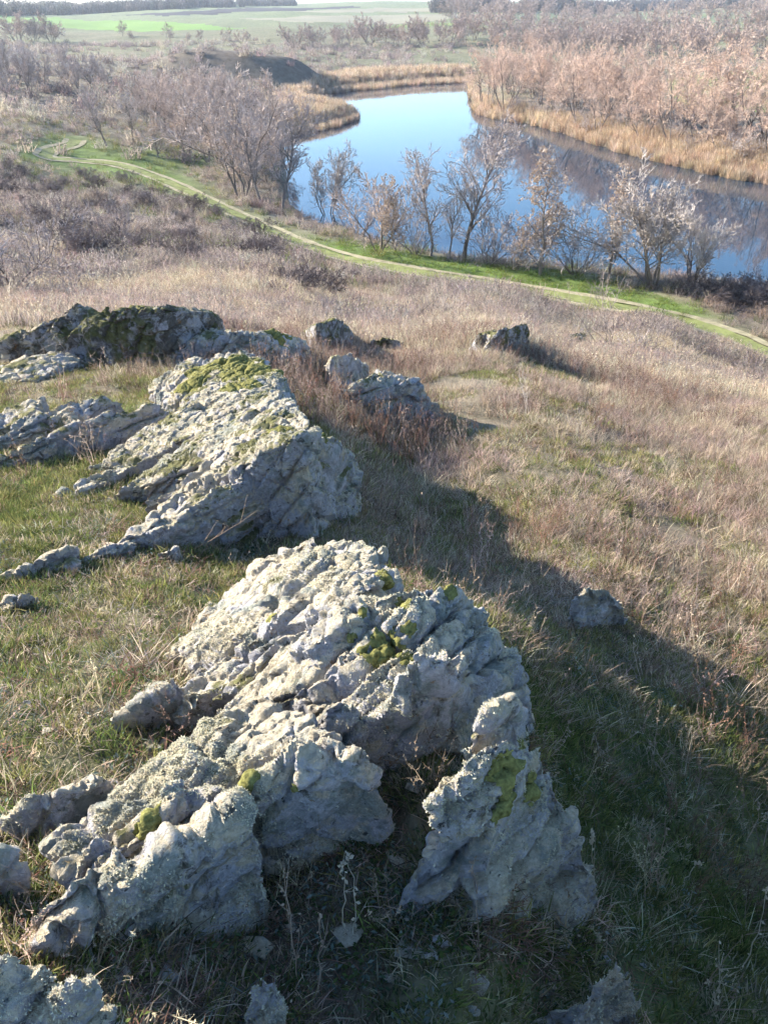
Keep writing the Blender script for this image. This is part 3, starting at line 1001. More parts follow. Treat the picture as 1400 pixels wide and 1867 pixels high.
def lichen(o, P, T, n, size, mat=M_LICHEN):
    """tufts of branching lichen standing on the upper faces of one rock"""
    a, b, c = P[T[:, 0]], P[T[:, 1]], P[T[:, 2]]
    fn = np.cross(b - a, c - a); ar = np.linalg.norm(fn, axis=1); fn = fn / (ar[:, None] + 1e-12)
    ctr = (a + b + c) / 3
    w = ar * np.clip(fn[:, 2] + 0.35, 0, 1) * (sstep(-0.1, 0.35, fbm(ctr * 4.5 * 0.015 / size * 0.63 + 13, 3)) + 0.03)
    idx = RNG.choice(len(T), n, p=w / w.sum())
    r1 = np.sqrt(RNG.random(n)); r2 = RNG.random(n)
    p = a[idx] * (1 - r1)[:, None] + b[idx] * (r1 * (1 - r2))[:, None] + c[idx] * (r1 * r2)[:, None]
    nn = fn[idx]
    V = []; Fc = []
    B = 3
    for k in range(B):
        dirv = nn * 0.35 + RNG.normal(0, 0.65, (n, 3)); dirv /= np.linalg.norm(dirv, axis=1)[:, None]
        side = np.cross(dirv, RNG.normal(0, 1, (n, 3))); side /= np.linalg.norm(side, axis=1)[:, None]
        L = size * RNG.uniform(0.4, 1.1, n)[:, None]
        V.append(np.stack([p - side * L * 0.16 - nn * 0.003, p + side * L * 0.16 - nn * 0.003,
                           p + dirv * L * 0.6 + side * L * 0.28, p + dirv * L - side * L * 0.1], 1))
    V = np.stack(V, 1).reshape(-1, 3)
    base = np.arange(n * B)[:, None] * 4
    Fc = np.vstack([base + np.array([[0, 1, 2]]), base + np.array([[0, 2, 3]])])
    m = mesh_from('lichen', V - np.array(o.location), Fc, mat)
    q = bpy.data.objects.new('lichen', m); q['kind'] = 'stuff'
    link(q, o)


for (o, P, T), n, s in zip(ROCKS[:4], (26000, 15000, 28000, 20000), (.0075, .0075, .008, .013)):
    lichen(o, P, T, n, s)
for i in (10, 11, 12, 13, 14, 16, 18):
    o, P, T = ROCKS[i]
    lichen(o, P, T, 1500, .0075)
#PART3

# rubble: chips of stone at the foot of the outcrops, too small to tell apart
def rubble(n=420):
    V = []; Fc = []
    for _ in range(n):
        o, P, T = ROCKS[random.choices([0, 1, 2, 3, 14, 16], [5, 3, 5, 4, 1, 1])[0]]
        p = P[random.randrange(len(P))]
        a = random.uniform(0, 6.283); r = random.uniform(0.02, 0.28) + (0.4 * random.random() if random.random() < 0.25 else 0)
        x, y = p[0] + math.cos(a) * r, p[1] + math.sin(a) * r
        z = float(ground(np.array([x]), np.array([y]))[0])
        if top_z(x, y) is not None and top_z(x, y) > z + 0.02: continue
        sz = random.uniform(0.008, 0.028) * (1 + 0.5 * random.random())
        pts = np.array([[random.gauss(0, 1) for _ in range(3)] for _ in range(9)]); pts /= np.linalg.norm(pts, axis=1)[:, None]
        pts = pts * np.array([1.3, 0.9, 0.55]) * sz + np.array([x, y, z + sz * 0.25])
        b = hull_bm(pts); b.verts.index_update(); k = len(V)
        V += [tuple(v.co) for v in b.verts]; Fc += [tuple(k + v.index for v in f.verts) for f in b.faces]; b.free()
    o = link(bpy.data.objects.new('stone_rubble', mesh_from('stone_rubble', V, Fc, M_ROCK)))
    tag(o, 'small chips of pale stone at the foot of the outcrops', None, None, 'stuff')


rubble()
# ------------------------------------------------------------------ trees and shrubs
M_BARK = mat_bark('grey_bark', (0.16, 0.135, 0.115), (0.23, 0.20, 0.175))
M_TW_PINK = mat_bark('reddish_twigs', (0.52, 0.375, 0.29), (0.65, 0.485, 0.375))
M_TW_GREY = mat_bark('grey_twigs', (0.38, 0.32, 0.29), (0.50, 0.43, 0.39))
M_TW_TAN = mat_bark('tan_twigs', (0.46, 0.365, 0.305), (0.58, 0.475, 0.40))
M_TW_DARK = mat_bark('dark_twigs', (0.15, 0.12, 0.11), (0.23, 0.19, 0.175))
M_TW_PALE = mat_bark('pale_twigs', (0.40, 0.345, 0.30), (0.52, 0.455, 0.40))
M_TW_FAR = mat_bark('far_twigs', (0.36, 0.275, 0.235), (0.48, 0.37, 0.31))
M_DRYLEAF = mat_plain('withered_leaves', (0.42, 0.31, 0.23), 0.3, 4.0, trans=0.3)


class Acc:
    def __init__(self):
        self.v = []; self.f = []

    def tube(self, pts, rad, sides):
        b = len(self.v)
        for i, p in enumerate(pts):
            t = (pts[min(i + 1, len(pts) - 1)] - pts[max(i - 1, 0)])
            t = t.normalized() if t.length > 1e-9 else Vector((0, 0, 1))
            a = t.orthogonal().normalized(); c = t.cross(a)
            for k in range(sides):
                an = 2 * math.pi * k / sides
                self.v.append(p + (a * math.cos(an) + c * math.sin(an)) * rad[i])
        for i in range(len(pts) - 1):
            for k in range(sides):
                k2 = (k + 1) % sides
                self.f.append((b + i * sides + k, b + i * sides + k2, b + (i + 1) * sides + k2, b + (i + 1) * sides + k))

    def ribbon(self, p0, p1, p2, w, rnd):
        s = Vector((rnd.uniform(-1, 1), rnd.uniform(-1, 1), rnd.uniform(-1, 1)))
        s = (p2 - p0).cross(s)
        if s.length < 1e-9: return
        s = s.normalized() * w * 0.5
        b = len(self.v)
        self.v += [p0 - s, p0 + s, p1 + s * 0.75, p1 - s * 0.75, p2]
        self.f += [(b, b + 1, b + 2, b + 3), (b + 3, b + 2, b + 4)]

    def leaf(self, p, sz, rnd):
        a = Vector((rnd.gauss(0, 1), rnd.gauss(0, 1), rnd.gauss(0, 1))).normalized()
        c = a.orthogonal().normalized()
        b = len(self.v)
        self.v += [p, p + a * sz * 0.5 + c * sz * 0.3, p + a * sz, p + a * sz * 0.5 - c * sz * 0.3]
        self.f += [(b, b + 1, b + 2, b + 3)]

    def mesh(self, name, mat):
        return mesh_from(name, self.v, self.f, mat)


def grow(seed, Ht, stems=1, lean=0.1, nb=(14, 6, 5, 3), ang=45, ratio=(0.42, 0.5, 0.5, 0.55), r0=None, tw=0.025,
         start=0.25, leaf=0, up=0.25, leafsz=0.09, wob=0.16):
    rnd = random.Random(seed)
    tr, cr, lf = Acc(), Acc(), Acc()
    r0 = r0 or Ht * 0.016
    nl = len(nb)

    def br(p, d, L, r, lev):
        n = (7, 5, 4, 3)[min(lev, 3)]
        pts = [p.copy()]; rad = [r]
        dd = d.copy()
        for i in range(n):
            dd = (dd + Vector((rnd.gauss(0, wob), rnd.gauss(0, wob), rnd.gauss(0, wob) + up * (0.12 if lev else 0.05)))).normalized()
            pts.append(pts[-1] + dd * L / n)
            rad.append(max(r * (1 - 0.85 * (i + 1) / n), 0.0025))
        if lev >= nl:
            cr.ribbon(pts[0], pts[len(pts) // 2], pts[-1], tw * rnd.uniform(0.6, 1.2), rnd)
            for _ in range(leaf):
                lf.leaf(pts[rnd.randrange(1, len(pts))], leafsz * rnd.uniform(0.6, 1.3), rnd)
            return
        if lev <= 1:
            tr.tube(pts, rad, 6 if lev == 0 else 4)
        elif lev == 2:
            cr.tube(pts[::1], [max(x, tw * 0.45) for x in rad], 3)
        else:
            cr.ribbon(pts[0], pts[len(pts) // 2], pts[-1], max(tw * 1.3, r), rnd)
        st = start if lev == 0 else 0.12
        for k in range(nb[lev]):
            t = st + (1 - st) * ((k + rnd.random()) / nb[lev])
            i = min(int(t * n), n - 1); fr = t * n - i
            q = pts[i].lerp(pts[i + 1], fr)
            ax = (pts[i + 1] - pts[i]).normalized()
            a = math.radians(ang * rnd.uniform(0.6, 1.3))
            o = ax.orthogonal().normalized()
            o.rotate(Matrix.Rotation(rnd.uniform(0, 6.283), 3, ax))
            nd = (ax * math.cos(a) + o * math.sin(a)).normalized()
            ll = L * ratio[min(lev, len(ratio) - 1)] * (1.15 - 0.55 * t) * rnd.uniform(0.7, 1.2)
            rr = max(rad[i] * 0.55, 0.003)
            br(q, nd, ll, rr, lev + 1)

    for s in range(stems):
        a = rnd.uniform(0, 6.283); l = lean * (rnd.uniform(0.3, 1.0) if stems > 1 else rnd.random())
        d = Vector((math.cos(a) * l, math.sin(a) * l, 1)).normalized()
        p = Vector((math.cos(a), math.sin(a), 0)) * (0.03 * Ht if stems > 1 else 0.0)
        p.z = -0.15
        br(p, d, Ht * (rnd.uniform(0.7, 1.0) if s else 1.0) * 0.92, r0 * (1.0 if stems == 1 else 0.7), 0)
    return tr, cr, lf


PROTO = {}


def proto(key, mats, n=3, **kw):
    PROTO[key] = []
    for i in range(n):
        tr, cr, lf = grow(hash_key(key) + i * 17, **kw)
        d = [('trunk', tr.mesh('trunk', mats[0])), ('crown', cr.mesh('crown', mats[1]))]
        if lf.v:
            d.append(('withered_leaves', lf.mesh('withered_leaves', M_DRYLEAF)))
        PROTO[key].append((kw['Ht'], d))


def hash_key(k):
    return sum(ord(c) * (i + 3) for i, c in enumerate(k))


# bare crowns, built at their real height
proto('willow', (M_BARK, M_TW_PINK), 4, Ht=12.0, stems=4, lean=0.62, nb=(9, 7, 6, 5), ang=42, tw=0.03, start=0.3, up=0.35, ratio=(0.46, 0.5, 0.52, 0.6))
proto('thicket', (M_BARK, M_TW_TAN), 4, Ht=7.5, stems=5, lean=0.6, nb=(8, 6, 6, 4), ang=34, tw=0.035, start=0.2, up=0.4, ratio=(0.46, 0.5, 0.5, 0.6))
proto('wood', (M_BARK, M_TW_GREY), 4, Ht=7.5, stems=3, lean=0.35, nb=(9, 6, 5, 4), ang=34, tw=0.045, start=0.2, up=0.5, ratio=(0.42, 0.5, 0.5, 0.6))
proto('ash', (M_BARK, M_TW_GREY), 4, Ht=7.0, stems=1, lean=0.12, nb=(22, 8, 5, 4), ang=40, tw=0.02, start=0.22, up=0.5, ratio=(0.4, 0.5, 0.5, 0.55))
proto('clump', (M_BARK, M_TW_PALE), 3, Ht=6.5, stems=6, lean=0.75, nb=(10, 7, 6, 4), ang=36, tw=0.022, start=0.22, up=0.35, ratio=(0.44, 0.5, 0.5, 0.55))
proto('leafy', (M_BARK, M_TW_PALE), 2, Ht=6.5, stems=1, lean=0.05, nb=(30, 7, 4, 2), ang=52, tw=0.02, start=0.08, up=0.4, ratio=(0.28, 0.5, 0.5, 0.55), leaf=1, leafsz=0.13)
proto('bush', (M_TW_DARK, M_TW_GREY), 3, Ht=2.6, stems=8, lean=0.9, nb=(7, 5, 4, 2), ang=36, tw=0.013, start=0.15, up=0.2, r0=0.03, ratio=(0.45, 0.5, 0.5, 0.55))
proto('darkbush', (M_TW_DARK, M_TW_DARK), 3, Ht=2.0, stems=9, lean=1.1, nb=(8, 6, 5, 2), ang=42, tw=0.016, start=0.1, up=0.15, r0=0.03, ratio=(0.48, 0.5, 0.5, 0.55))
M_TW_BRIAR = mat_bark('briar_twigs', (0.22, 0.18, 0.155), (0.30, 0.25, 0.215))
proto('twiggy', (M_TW_BRIAR, M_TW_BRIAR), 3, Ht=1.6, stems=5, lean=0.9, nb=(5, 4, 3), ang=38, tw=0.006, start=0.2, up=0.2, r0=0.014, ratio=(0.5, 0.5, 0.5), wob=0.22)
proto('sapling', (M_TW_PALE, M_TW_PALE), 3, Ht=1.2, stems=3, lean=0.5, nb=(5, 3), ang=35, tw=0.006, start=0.3, up=0.2, r0=0.009, ratio=(0.4, 0.45), wob=0.2)
proto('faraway', (M_BARK, M_TW_FAR), 4, Ht=9.0, stems=3, lean=0.45, nb=(9, 7, 8), ang=38, tw=0.085, start=0.2, up=0.35, ratio=(0.48, 0.5, 0.6))

_tree_rnd = random.Random(99)


def plant(key, name, label, cat, loc, ht, group=None, wide=1.0, pick=None):
    ps = PROTO[key]
    h0, parts = ps[(pick if pick is not None else _tree_rnd.randrange(len(ps))) % len(ps)]
    s = ht / h0
    e = empty(name, loc, _tree_rnd.uniform(0, 6.283), (s * wide, s * wide, s))
    tag(e, label, cat, group)
    up_ = e
    for nm, me in parts:      # leaves hang in the crown
        c = link(bpy.data.objects.new(nm, me), up_ if nm == 'withered_leaves' else e)
        up_ = c
    return e


def plant_px(key, name, label, cat, u, v, hpx, group=None, wide=1.0, pick=None):
    p = at(u, v)
    dist = math.sqrt(p[0] ** 2 + p[1] ** 2 + (p[2] - H) ** 2)
    dep = p[1] * math.cos(PITCH) - (p[2] - H) * math.sin(PITCH)
    # upright height that spans hpx on the picture
    hh = hpx / F * dep / max(math.cos(math.atan2(H - p[2], np.hypot(p[0], p[1]))), 0.5)
    return plant(key, name, label, cat, p, hh, group, wide, pick)


def scatter_poly(px, n, mind, seed):
    """random spots inside an outline that was traced on the ground"""
    rnd = np.random.default_rng(seed)
    poly = np.array([at(u, v)[:2] for u, v in px])
    lo, hi = poly.min(0), poly.max(0)
    out = []
    q = lo + (hi - lo) * rnd.random((n * 60, 2))
    q = q[(poly_sd(q[:, 0], q[:, 1], poly) < 0)]
    q = q[(poly_sd(q[:, 0], q[:, 1], LAKE) > 0.3)]
    for p in q:
        if out and (((np.array(out) - p) ** 2).sum(1) < mind ** 2).any(): continue
        out.append(p)
        if len(out) >= n: break
    out = np.array(out)
    return np.column_stack([out, ground(out[:, 0], out[:, 1])])


# near bank, one by one
NB = [
    ('thicket', 440, 362, 185, 'pinkish many stemmed tree at the right end of the left bank thicket', 1.0),
    ('ash', 515, 386, 160, 'dark slender tree at the water beside the pinkish thicket', 1.1),
    ('ash', 478, 376, 140, 'slim grey tree between the pinkish thicket and the dark slender tree', 1.0),
    ('clump', 600, 405, 130, 'small pale tree standing against the blue water left of centre', 0.75),
    ('bush', 655, 432, 100, 'low bare bush on the bank right of the small pale tree', 1.0),
    ('thicket', 690, 458, 130, 'leaning bare tree with fan of stems above the green verge', 0.9),
    ('leafy', 722, 458, 135, 'slim tree holding a few reddish withered leaves', 0.8),
    ('ash', 785, 466, 165, 'pale bare tree left of the tall upright bank tree', 0.95),
    ('ash', 846, 476, 208, 'tallest upright bare tree on the near bank', 1.1),
    ('bush', 890, 482, 110, 'bare bush at the water right of the tallest bank tree', 1.0),
    ('bush', 938, 490, 115, 'low bare bush left of the columnar leafy tree', 1.0),
    ('leafy', 985, 500, 185, 'columnar tree thickly hung with pale withered leaves', 1.15),
    ('bush', 1050, 500, 110, 'drooping bare bush between the two trees with withered leaves', 1.1),
    ('leafy', 1110, 506, 165, 'narrower tree with withered leaves, right of the columnar one', 0.9),
    ('clump', 1190, 522, 195, 'wide many stemmed pale tree at the right of the near bank', 1.1),
    ('clump', 1262, 528, 140, 'smaller spreading pale tree at the right end of the bank row', 1.0),
    ('ash', 820, 470, 120, 'thin young tree tucked behind the tallest bank tree', 0.8),
    ('bush', 760, 466, 90, 'low twiggy bush at the foot of the bank trees', 1.0),
]
for i, (k, u, v, hp, lab, w) in enumerate(NB):
    plant_px(k, 'bare_bush' if k == 'bush' else 'bare_tree', lab, 'bush' if k == 'bush' else 'tree', u, v, hp * 1.08, 'bare trees along the near bank', w, i)
# left of the river
for u, v, hp, lab in [(195, 266, 95, 'dark leaning tree on the small green meadow beside the track bend'),
                      (243, 262, 85, 'forked tree right of the leaning tree on the green meadow'),
                      (288, 286, 70, 'dark stump like tree at the right end of the green meadow')]:
    plant_px('ash' if hp > 75 else 'leafy', 'bare_tree', lab, 'tree', u, v, hp, None, 1.2)
ORD = 'leftmost second third fourth fifth sixth seventh eighth ninth tenth eleventh twelfth thirteenth fourteenth fifteenth sixteenth seventeenth eighteenth nineteenth twentieth'.split()


def ordinal(i):
    return 'leftmost' if i == 0 else ((ORD[i] if i < 20 else '%d%s' % (i + 1, {1: 'st', 2: 'nd', 3: 'rd'}.get((i + 1) % 10, 'th'))) + ' from the left')


def by_left(P):
    return sorted(P, key=lambda p: p[0] / p[1])


for i, (u, v, hp) in enumerate(sorted([(1300, 540, 50), (1345, 548, 55), (1390, 560, 60), (1240, 530, 45), (1430, 565, 60), (1320, 556, 40), (1375, 545, 50)])):
    plant_px('darkbush', 'bare_bush', 'dark low bush on the scrubby bank at the right edge, ' + ordinal(i), 'bush', u, v, hp, 'dark bushes on the right of the near bank', 1.1)


for i, p in enumerate(by_left(scatter_poly([(300, 250), (380, 320), (440, 360), (530, 360), (500, 250), (470, 200), (380, 178), (250, 185), (230, 215)], 34, 3.2, 5))):
    plant('thicket', 'bare_tree', 'tan bare tree in the dense left bank thicket, ' + ordinal(i), 'tree', p, _tree_rnd.uniform(4.0, 6.2), 'trees of the left bank thicket')
for i, p in enumerate(by_left(scatter_poly([(-60, 190), (60, 188), (150, 178), (205, 165), (190, 145), (100, 130), (-60, 120)], 34, 3.5, 6))):
    plant('wood', 'bare_tree', 'grey bare tree in the wood at the left edge, ' + ordinal(i), 'tree', p, _tree_rnd.uniform(3.6, 5.6), 'trees of the wood at the left edge')
# far bank of the river
for i, p in enumerate(by_left(scatter_poly([(880, 205), (960, 214), (1010, 226), (1060, 240), (1130, 258), (1200, 272), (1300, 285), (1480, 310), (1480, 262), (1300, 232), (1150, 205), (1000, 172), (890, 160)], 46, 4.2, 8))):
    plant('willow', 'willow_tree', 'pinkish bare willow in the far bank row, ' + ordinal(i), 'tree', p, _tree_rnd.uniform(6.2, 9.8), 'willows along the far bank')
for i, p in enumerate(by_left(scatter_poly([(880, 206), (1010, 230), (1130, 262), (1300, 292), (1480, 318), (1480, 285), (1300, 262), (1130, 238), (960, 200)], 26, 4.0, 9))):
    plant('bush', 'bare_bush', 'brown bush in the undergrowth below the far bank willows, ' + ordinal(i), 'bush', p, _tree_rnd.uniform(2.5, 4.0), 'undergrowth below the far bank willows')
# woods behind
for px, n, md, lab, grp, h0, h1, seed in [
    ([(640, 82), (870, 84), (1010, 104), (1190, 108), (1400, 104), (1400, 92), (1150, 88), (1000, 84), (850, 70), (640, 72)], 85, 7, 'bare tree in the wood behind the far end of the river', 'trees of the wood behind the river', 6, 10, 12),
    ([(860, 66), (1400, 72), (1480, 60), (1400, 48), (1000, 46), (860, 50)], 48, 11, 'bare tree in the second wood beyond the plain', 'trees of the second wood beyond the plain', 7, 11, 13),
    ([(820, 42), (1480, 40), (1480, 24), (820, 26)], 60, 16, 'hazy bare tree in the farthest wood on the right', 'trees of the farthest wood', 8, 13, 14),
    ([(530, 88), (640, 86), (640, 76), (530, 80)], 14, 7, 'bare tree at the left end of the far wood', 'trees at the left end of the wood', 5, 7, 15),
    ([(30, 78), (100, 78), (100, 72), (30, 72)], 9, 5, 'dark tree in the small copse below the green field', 'trees of the copse below the green field', 5, 9, 16),
    ([(180, 72), (420, 84), (500, 82), (420, 68), (190, 66)], 9, 9, 'low bare tree scattered along the foot of the fields', 'scattered trees at the foot of the fields', 3, 5, 17),
]:
    spots = by_left(scatter_poly(px, n, md, seed))
    for i, p in enumerate(spots):
        plant('faraway', 'bare_tree', lab + (', ' + ordinal(i) if len(spots) < 40 else ''), 'tree', p, _tree_rnd.uniform(h0, h1), grp, 1.15)
# shrubs on the slope
for k, u, v, hp, lab, w in [
    ('bush', 12, 530, 185, 'big pale bare bush at the left edge behind the dark outcrop', 1.1),
    ('bush', 75, 505, 130, 'grey bush right behind the big bush at the left edge', 1.1),
    ('darkbush', 165, 472, 85, 'dark rounded bush on the slope right of the grey bush', 1.2),
    ('darkbush', 205, 470, 60, 'low dark bush beside the rounded one on the slope', 1.2),
    ('bush', 222, 440, 95, 'thin upright bush on the slope above the dark bushes', 0.8),
    ('darkbush', 480, 470, 50, 'dark low bush beside the track bend on the slope', 1.3),
    ('darkbush', 430, 468, 40, 'small dark bush on the shaded step of the slope', 1.3),
    ('darkbush', 345, 472, 38, 'low dark bush at the left of the shaded step', 1.3),
    ('darkbush', 585, 535, 62, 'mauve grey bush in the dry grass below the track', 1.3),
    ('darkbush', 540, 528, 50, 'small mauve bush left of the mauve grey bush', 1.3),
    ('twiggy', 890, 582, 75, 'small dry bush standing above the lone tilted boulder', 0.8),
    ('twiggy', 1120, 640, 150, 'branching bare shrub right of the lone tilted boulder', 1.2),
    ('twiggy', 1100, 560, 70, 'bare pale shrub at the edge of the track on the right', 1.0),
    ('twiggy', 600, 612, 105, 'arched bare briar beside the dark broken rock', 1.2),
    ('twiggy', 540, 600, 85, 'thin bare briar left of the arched briar', 1.2),
    ('sapling', 110, 660, 100, 'thin pale twigs in front of the dark outcrop, leftmost', 1.1),
    ('sapling', 165, 665, 110, 'thin pale twigs in front of the dark outcrop, second from left', 1.1),
    ('sapling', 225, 662, 90, 'thin pale twigs in front of the dark outcrop, third from left', 1.2),
    ('sapling', 320, 645, 90, 'thin pale twigs in front of the dark outcrop, rightmost', 1.2),
    ('sapling', 410, 600, 120, 'bare pale twigs rising behind the low rounded outcrop', 1.1),
    ('sapling', 960, 760, 110, 'slender bare sapling in the sunny dry grass', 0.7),
    ('sapling', 1060, 800, 80, 'small bare sapling right of the slender one', 0.8),
]:
    plant_px(k, 'bare_sapling' if k == 'sapling' else 'bare_shrub', lab, 'sapling' if k == 'sapling' else 'shrub', u, v, hp, None, w)
for p in scatter_poly([(-60, 300), (80, 300), (300, 345), (430, 400), (520, 450), (480, 478), (250, 478), (-60, 470)], 46, 2.6, 21):
    plant('darkbush', 'bare_shrub', 'low brown bush scattered on the mauve slope left of the track', 'shrub', p, _tree_rnd.uniform(0.7, 1.5), 'low bushes on the slope left of the track', 1.5)
#PART4
# ------------------------------------------------------------------ grasses and other plants nobody could count
def blades(n, rad, hmin, hmax, w, bend, seed, segs=2, shade=(0.45, 1.35), spread=0.5, green=0.0):
    r = np.random.default_rng(seed)
    V = []; Fc = []; C = []
    for i in range(n):
        a = r.uniform(0, 6.283); q = rad * math.sqrt(r.random())
        p = np.array([q * math.cos(a), q * math.sin(a), -0.01])
        da = a + r.normal(0, 0.8)
        hgt = r.uniform(hmin, hmax)
        lean = r.uniform(0.05, spread)
        d = np.array([math.cos(da) * lean, math.sin(da) * lean, 1.0]); d /= np.linalg.norm(d)
        side = np.array([-math.sin(da + r.normal(0, 0.8)), math.cos(da), 0.0])
        side /= np.linalg.norm(side)
        b = len(V); sh = r.uniform(*shade)
        L = hgt / segs; pp = p.copy()
        for s in range(segs):
            ww = w * (1 - 0.5 * s / segs) * 0.5
            V += [pp - side * ww, pp + side * ww]; C += [sh * (0.8 + 0.2 * s)] * 2
            d = d + np.array([math.cos(da) * bend, math.sin(da) * bend, -bend * 0.6]) * r.uniform(0.3, 1.2)
            d /= np.linalg.norm(d)
            pp = pp + d * L
        V.append(pp); C.append(sh * 1.1)
        for s in range(segs - 1):
            Fc.append((b + 2 * s, b + 2 * s + 1, b + 2 * s + 3, b + 2 * s + 2))
        Fc.append((b + 2 * (segs - 1), b + 2 * (segs - 1) + 1, b + 2 * segs))
    return np.array(V), Fc, np.array(C)


def twigs(n, rad, hmin, hmax, w, seed, side_n=4, leaf=0.012, lean=0.35, shade=(0.6, 1.3), heads=False):
    """dry stalks with short side shoots and curled leaf bits"""
    r = random.Random(seed)
    A = Acc(); C = []
    for i in range(n):
        a = r.uniform(0, 6.283); q = rad * math.sqrt(r.random())
        p = Vector((q * math.cos(a), q * math.sin(a), -0.01))
        d = Vector((r.gauss(0, lean), r.gauss(0, lean), 1)).normalized()
        hh = r.uniform(hmin, hmax); sh = r.uniform(*shade)
        pts = [p]
        for s in range(4):
            d = (d + Vector((r.gauss(0, .12), r.gauss(0, .12), r.gauss(0, .08)))).normalized()
            pts.append(pts[-1] + d * hh / 4)
        k0 = len(A.v)
        A.ribbon(pts[0], pts[1], pts[2], w * 1.6, r); A.ribbon(pts[1], pts[3], pts[4], w, r)
        for s in range(side_n):
            j = r.randrange(1, 5); q0 = pts[j]
            dd = (d + Vector((r.gauss(0, .7), r.gauss(0, .7), r.gauss(0.1, .3)))).normalized()
            L = hh * r.uniform(0.1, 0.28)
            A.ribbon(q0, q0 + dd * L * 0.6, q0 + dd * L + Vector((0, 0, L * 0.2)), w * 0.8, r)
            if leaf:
                A.leaf(q0 + dd * L * r.random(), leaf * r.uniform(0.6, 1.5), r)
        if heads:
            for s in range(5):
                A.leaf(pts[4] - (pts[4] - pts[3]) * r.random() * 0.8, leaf * 1.6, r)
        C += [sh] * (len(A.v) - k0)
    return np.array([tuple(v) for v in A.v]), A.f, np.array(C)


def rosette(n, rad, lf, seed, shade=(0.6, 1.3), rise=0.5):
    r = random.Random(seed); A = Acc(); C = []
    for i in range(n):
        a = r.uniform(0, 6.283); q = rad * math.sqrt(r.random())
        p = Vector((q * math.cos(a), q * math.sin(a), r.uniform(0, 0.4) * rad))
        d = Vector((math.cos(a) + r.gauss(0, .5), math.sin(a) + r.gauss(0, .5), rise + r.gauss(0, .4))).normalized()
        c = d.cross(Vector((r.gauss(0, .3), r.gauss(0, .3), 1))).normalized()
        L = lf * r.uniform(0.6, 1.3); b = len(A.v)
        A.v += [p, p + d * L * 0.5 + c * L * 0.22, p + d * L + Vector((0, 0, -L * 0.15)), p + d * L * 0.5 - c * L * 0.22]
        A.f += [(b, b + 1, b + 2, b + 3)]
        C += [r.uniform(*shade)] * 4
    return np.array([tuple(v) for v in A.v]), A.f, np.array(C)


def join(*parts):
    V = []; Fc = []; C = []; o = 0
    for v, f, c in parts:
        V.append(v); Fc += [tuple(i + o for i in q) for q in f]; C.append(c); o += len(v)
    return np.vstack(V), Fc, np.concatenate(C)


def lib(name, items):
    c = bpy.data.collections.new(name)
    for i, (V, Fc, S) in enumerate(items):
        me = mesh_from('%s_%02d' % (name, i), V, Fc, M_BLADE)
        a = me.color_attributes.new('shade', 'FLOAT_COLOR', 'POINT')
        a.data.foreach_set('color', np.column_stack([S, S, S, np.ones(len(S))]).astype(np.float32).ravel())
        c.objects.link(bpy.data.objects.new('%s_%02d' % (name, i), me))
    return c


def scatter(name, coll, ncoll, P, scale, tint, tilt=0.12, kind='stuff', label=None):
    n = len(P)
    me = bpy.data.meshes.new(name)
    me.vertices.add(n)
    me.vertices.foreach_set('co', np.asarray(P, np.float32).ravel())
    rot = np.column_stack([RNG.normal(0, tilt, n), RNG.normal(0, tilt, n), RNG.uniform(0, 6.283, n)])
    for nm, typ, dat in (('rot', 'FLOAT_VECTOR', rot), ('tint', 'FLOAT_VECTOR', tint)):
        a = me.attributes.new(nm, typ, 'POINT'); a.data.foreach_set('vector', np.asarray(dat, np.float32).ravel())
    a = me.attributes.new('size', 'FLOAT', 'POINT'); a.data.foreach_set('value', np.asarray(scale, np.float32))
    a = me.attributes.new('pick', 'INT', 'POINT'); a.data.foreach_set('value', RNG.integers(0, ncoll, n).astype(np.int32))
    o = bpy.data.objects.new(name, me); link(o)
    o['kind'] = kind
    if label: o['label'] = label
    g = bpy.data.node_groups.new(name + '_nodes', 'GeometryNodeTree')
    g.interface.new_socket('Geometry', in_out='INPUT', socket_type='NodeSocketGeometry')
    g.interface.new_socket('Geometry', in_out='OUTPUT', socket_type='NodeSocketGeometry')
    N = g.nodes; Lk = g.links
    gi = N.new('NodeGroupInput'); go = N.new('NodeGroupOutput')
    mp = N.new('GeometryNodeMeshToPoints'); Lk.new(gi.outputs[0], mp.inputs['Mesh'])
    ip = N.new('GeometryNodeInstanceOnPoints'); Lk.new(mp.outputs[0], ip.inputs['Points'])
    ci = N.new('GeometryNodeCollectionInfo'); ci.inputs['Collection'].default_value = coll
    ci.inputs['Separate Children'].default_value = True; ci.inputs['Reset Children'].default_value = True
    Lk.new(ci.outputs[0], ip.inputs['Instance']); ip.inputs['Pick Instance'].default_value = True

    def attr(nm, typ):
        q = N.new('GeometryNodeInputNamedAttribute'); q.data_type = typ; q.inputs['Name'].default_value = nm
        return q.outputs['Attribute']
    Lk.new(attr('pick', 'INT'), ip.inputs['Instance Index'])
    e2r = N.new('FunctionNodeEulerToRotation'); Lk.new(attr('rot', 'FLOAT_VECTOR'), e2r.inputs[0])
    Lk.new(e2r.outputs[0], ip.inputs['Rotation'])
    Lk.new(attr('size', 'FLOAT'), ip.inputs['Scale'])
    Lk.new(ip.outputs[0], go.inputs[0])
    md = o.modifiers.new('scatter', 'NODES'); md.node_group = g
    return o


